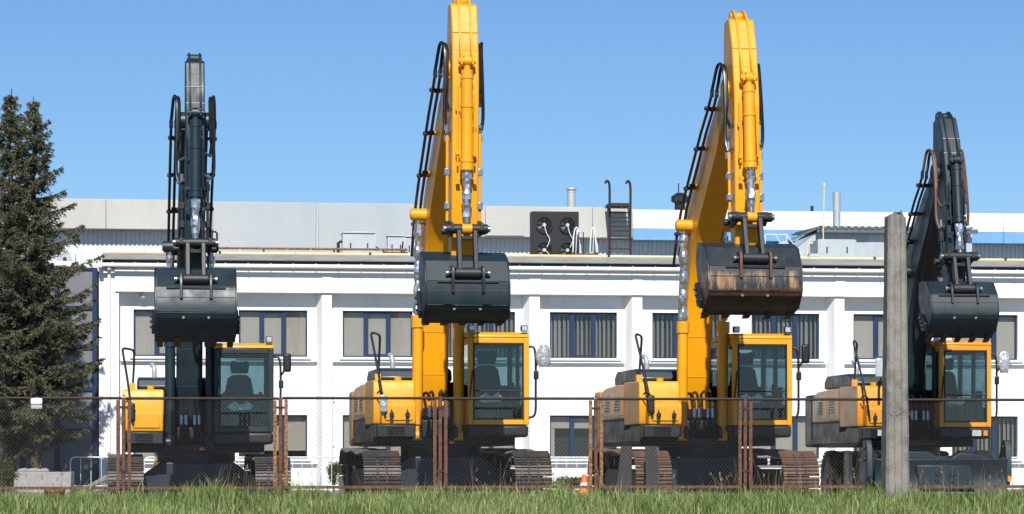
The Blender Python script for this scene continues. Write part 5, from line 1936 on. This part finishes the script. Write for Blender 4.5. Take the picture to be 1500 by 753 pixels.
def grass():
    n = 215000
    X = rng.uniform(-8.0, 18.5, n)
    # more blades toward the lens where each tuft shows largest
    Y = rng.uniform(34.0, 42.3, n)
    Z = np.interp(Y, GY, GZ) + np.where((Y > 33) & (Y < 42.5), .035 * np.sin(X * 1.3 + Y) + .02 * np.sin(X * 3.1 - Y * 2), 0)
    patch = .5 + .5 * np.sin(X * 2.1 + 1.3 * np.sin(Y * 1.7 + X * .6)) * np.sin(Y * 2.3 + X * .9 + 1)
    keep = rng.random(n) < (.55 + .45 * patch)
    X, Y, Z, patch = X[keep], Y[keep], Z[keep], patch[keep]
    nt_ = 150
    cx, cy = rng.uniform(-6, 17, nt_), rng.uniform(39.2, 41.4, nt_)
    k = rng.integers(0, nt_, 16000)
    X2, Y2 = cx[k] + rng.normal(0, .10, 16000), cy[k] + rng.normal(0, .07, 16000)
    Z2 = np.interp(Y2, GY, GZ) + .035 * np.sin(X2 * 1.3 + Y2) + .02 * np.sin(X2 * 3.1 - Y2 * 2)
    hb = rng.uniform(.8, 1.65, nt_)[k]
    extra = np.concatenate([np.ones(len(X)), hb])
    X, Y, Z, patch = np.concatenate([X, X2]), np.concatenate([Y, Y2]), np.concatenate([Z, Z2]), np.concatenate([patch, np.full(16000, .5)])
    n = len(X)
    tuft = np.clip(np.sin(X * 3.7 + 1.9 * np.sin(Y * 2.2 + X)) * np.sin(Y * 3.3 + 1.1 * X), 0, 1)
    h = rng.gamma(5, .030, n) * (.5 + .65 * patch + .75 * tuft) + .03
    h = np.minimum(h, .40) * np.interp(Y, [34, 39.3, 40.6, 42.3], [1, 1, .72, .6])
    h = h * extra
    az = rng.uniform(0, 6.283, n)
    lean = rng.uniform(.05, 1.0, n) * h
    dx, dy = np.cos(az), np.sin(az)
    w = rng.uniform(.0028, .0062, n)
    sx, sy = -dy * w, dx * w
    b = np.stack([X, Y, Z - .01], 1)
    m = b + np.stack([dx * lean * .35, dy * lean * .35, h * .62], 1)
    t = b + np.stack([dx * lean, dy * lean, h * (1 - .15 * lean / h)], 1)
    s = np.stack([sx, sy, np.zeros(n)], 1)
    V = np.concatenate([b - s, b + s, m - s * .8, m + s * .8, t])
    i = np.arange(n)
    T = np.concatenate([np.stack([i, i + n, i + 3 * n], 1), np.stack([i, i + 3 * n, i + 2 * n], 1), np.stack([i + 2 * n, i + 3 * n, i + 4 * n], 1)])
    big = .5 + .5 * np.sin(X * .9 + 2 * np.sin(Y * .8)) * np.cos(Y * 1.3 + X * .4)
    clump = np.sin(X * 5.3 + 2 * np.sin(Y * 3.1)) * np.sin(Y * 4.7 + 1.5 * np.sin(X * 2.3))
    tone = np.clip(.32 + .22 * big + .13 * clump + rng.normal(0, .17, n) + (rng.random(n) < .10) * .4, 0, 1)
    o = fast_mesh('grass', V, T, 'grass', np.tile(tone, 5))
    tag(o, 'long green grass growing on the verge before the fence', 'grass', kind='stuff')


grass()


def dry_stalks():
    segs = []
    cl = [(PX(p, 41.4), 41.0, s, k) for p, s, k in ((365, .7, 60), (320, .5, 34), (545, .35, 22), (745, .6, 60), (800, .35, 34), (830, .3, 20), (950, .5, 28), (1040, .5, 30), (1080, .4, 36), (1130, .6, 44), (1215, .5, 44),
                                                     (1262, .4, 40), (1340, .4, 36), (1385, .5, 34), (1450, .5, 30), (85, .25, 40), (20, .6, 20), (620, .4, 16), (1180, .3, 20), (690, .5, 14))]
    V, T, C = [], [], []
    k0 = 0
    for cx, cy, sp, cnt in cl:
        for _ in range(int(cnt * .55)):
            x = cx + rng.normal(0, sp * .6)
            y = cy + rng.uniform(-1.4, .9)
            z = gz(x, y)
            H = rng.uniform(.25, .62) * (1.0 if rng.random() < .8 else 1.2)
            az = rng.uniform(0, 6.283)
            ln = rng.uniform(.05, .55) * H
            w = rng.uniform(.0014, .0028)
            n = 5
            pts = [(x + math.cos(az) * ln * (i / n) ** 2, y + math.sin(az) * ln * (i / n) ** 2, z + H * (i / n) * (1 - .22 * (i / n) * ln / H)) for i in range(n + 1)]
            tone = rng.uniform(.1, 1)
            for i, p in enumerate(pts):
                ww = w * (1 - .6 * i / n)
                V += [(p[0] - ww, p[1], p[2]), (p[0] + ww, p[1], p[2])]
                C += [tone, tone]
            for i in range(n):
                q = k0 + i * 2
                T += [(q, q + 1, q + 3), (q, q + 3, q + 2)]
            k0 += 2 * (n + 1)
            # seed head
            if rng.random() < .25:
                p = pts[-1]
                for j in range(5):
                    a = rng.uniform(0, 6.28)
                    q = (p[0] + .014 * math.cos(a), p[1] + .014 * math.sin(a), p[2] - .012 * j)
                    V += [p if j == 0 else (p[0], p[1], p[2] - .012 * j), (q[0], q[1], q[2] + .03), (q[0] + .006, q[1], q[2] + .005)]
                    C += [tone] * 3
                    T.append((k0, k0 + 1, k0 + 2))
                    k0 += 3
    o = fast_mesh('dry_grass', np.array(V), np.array(T), 'straw', np.array(C))
    tag(o, 'dry straw-coloured stalks standing along the fence', 'dry grass', kind='stuff')


dry_stalks()
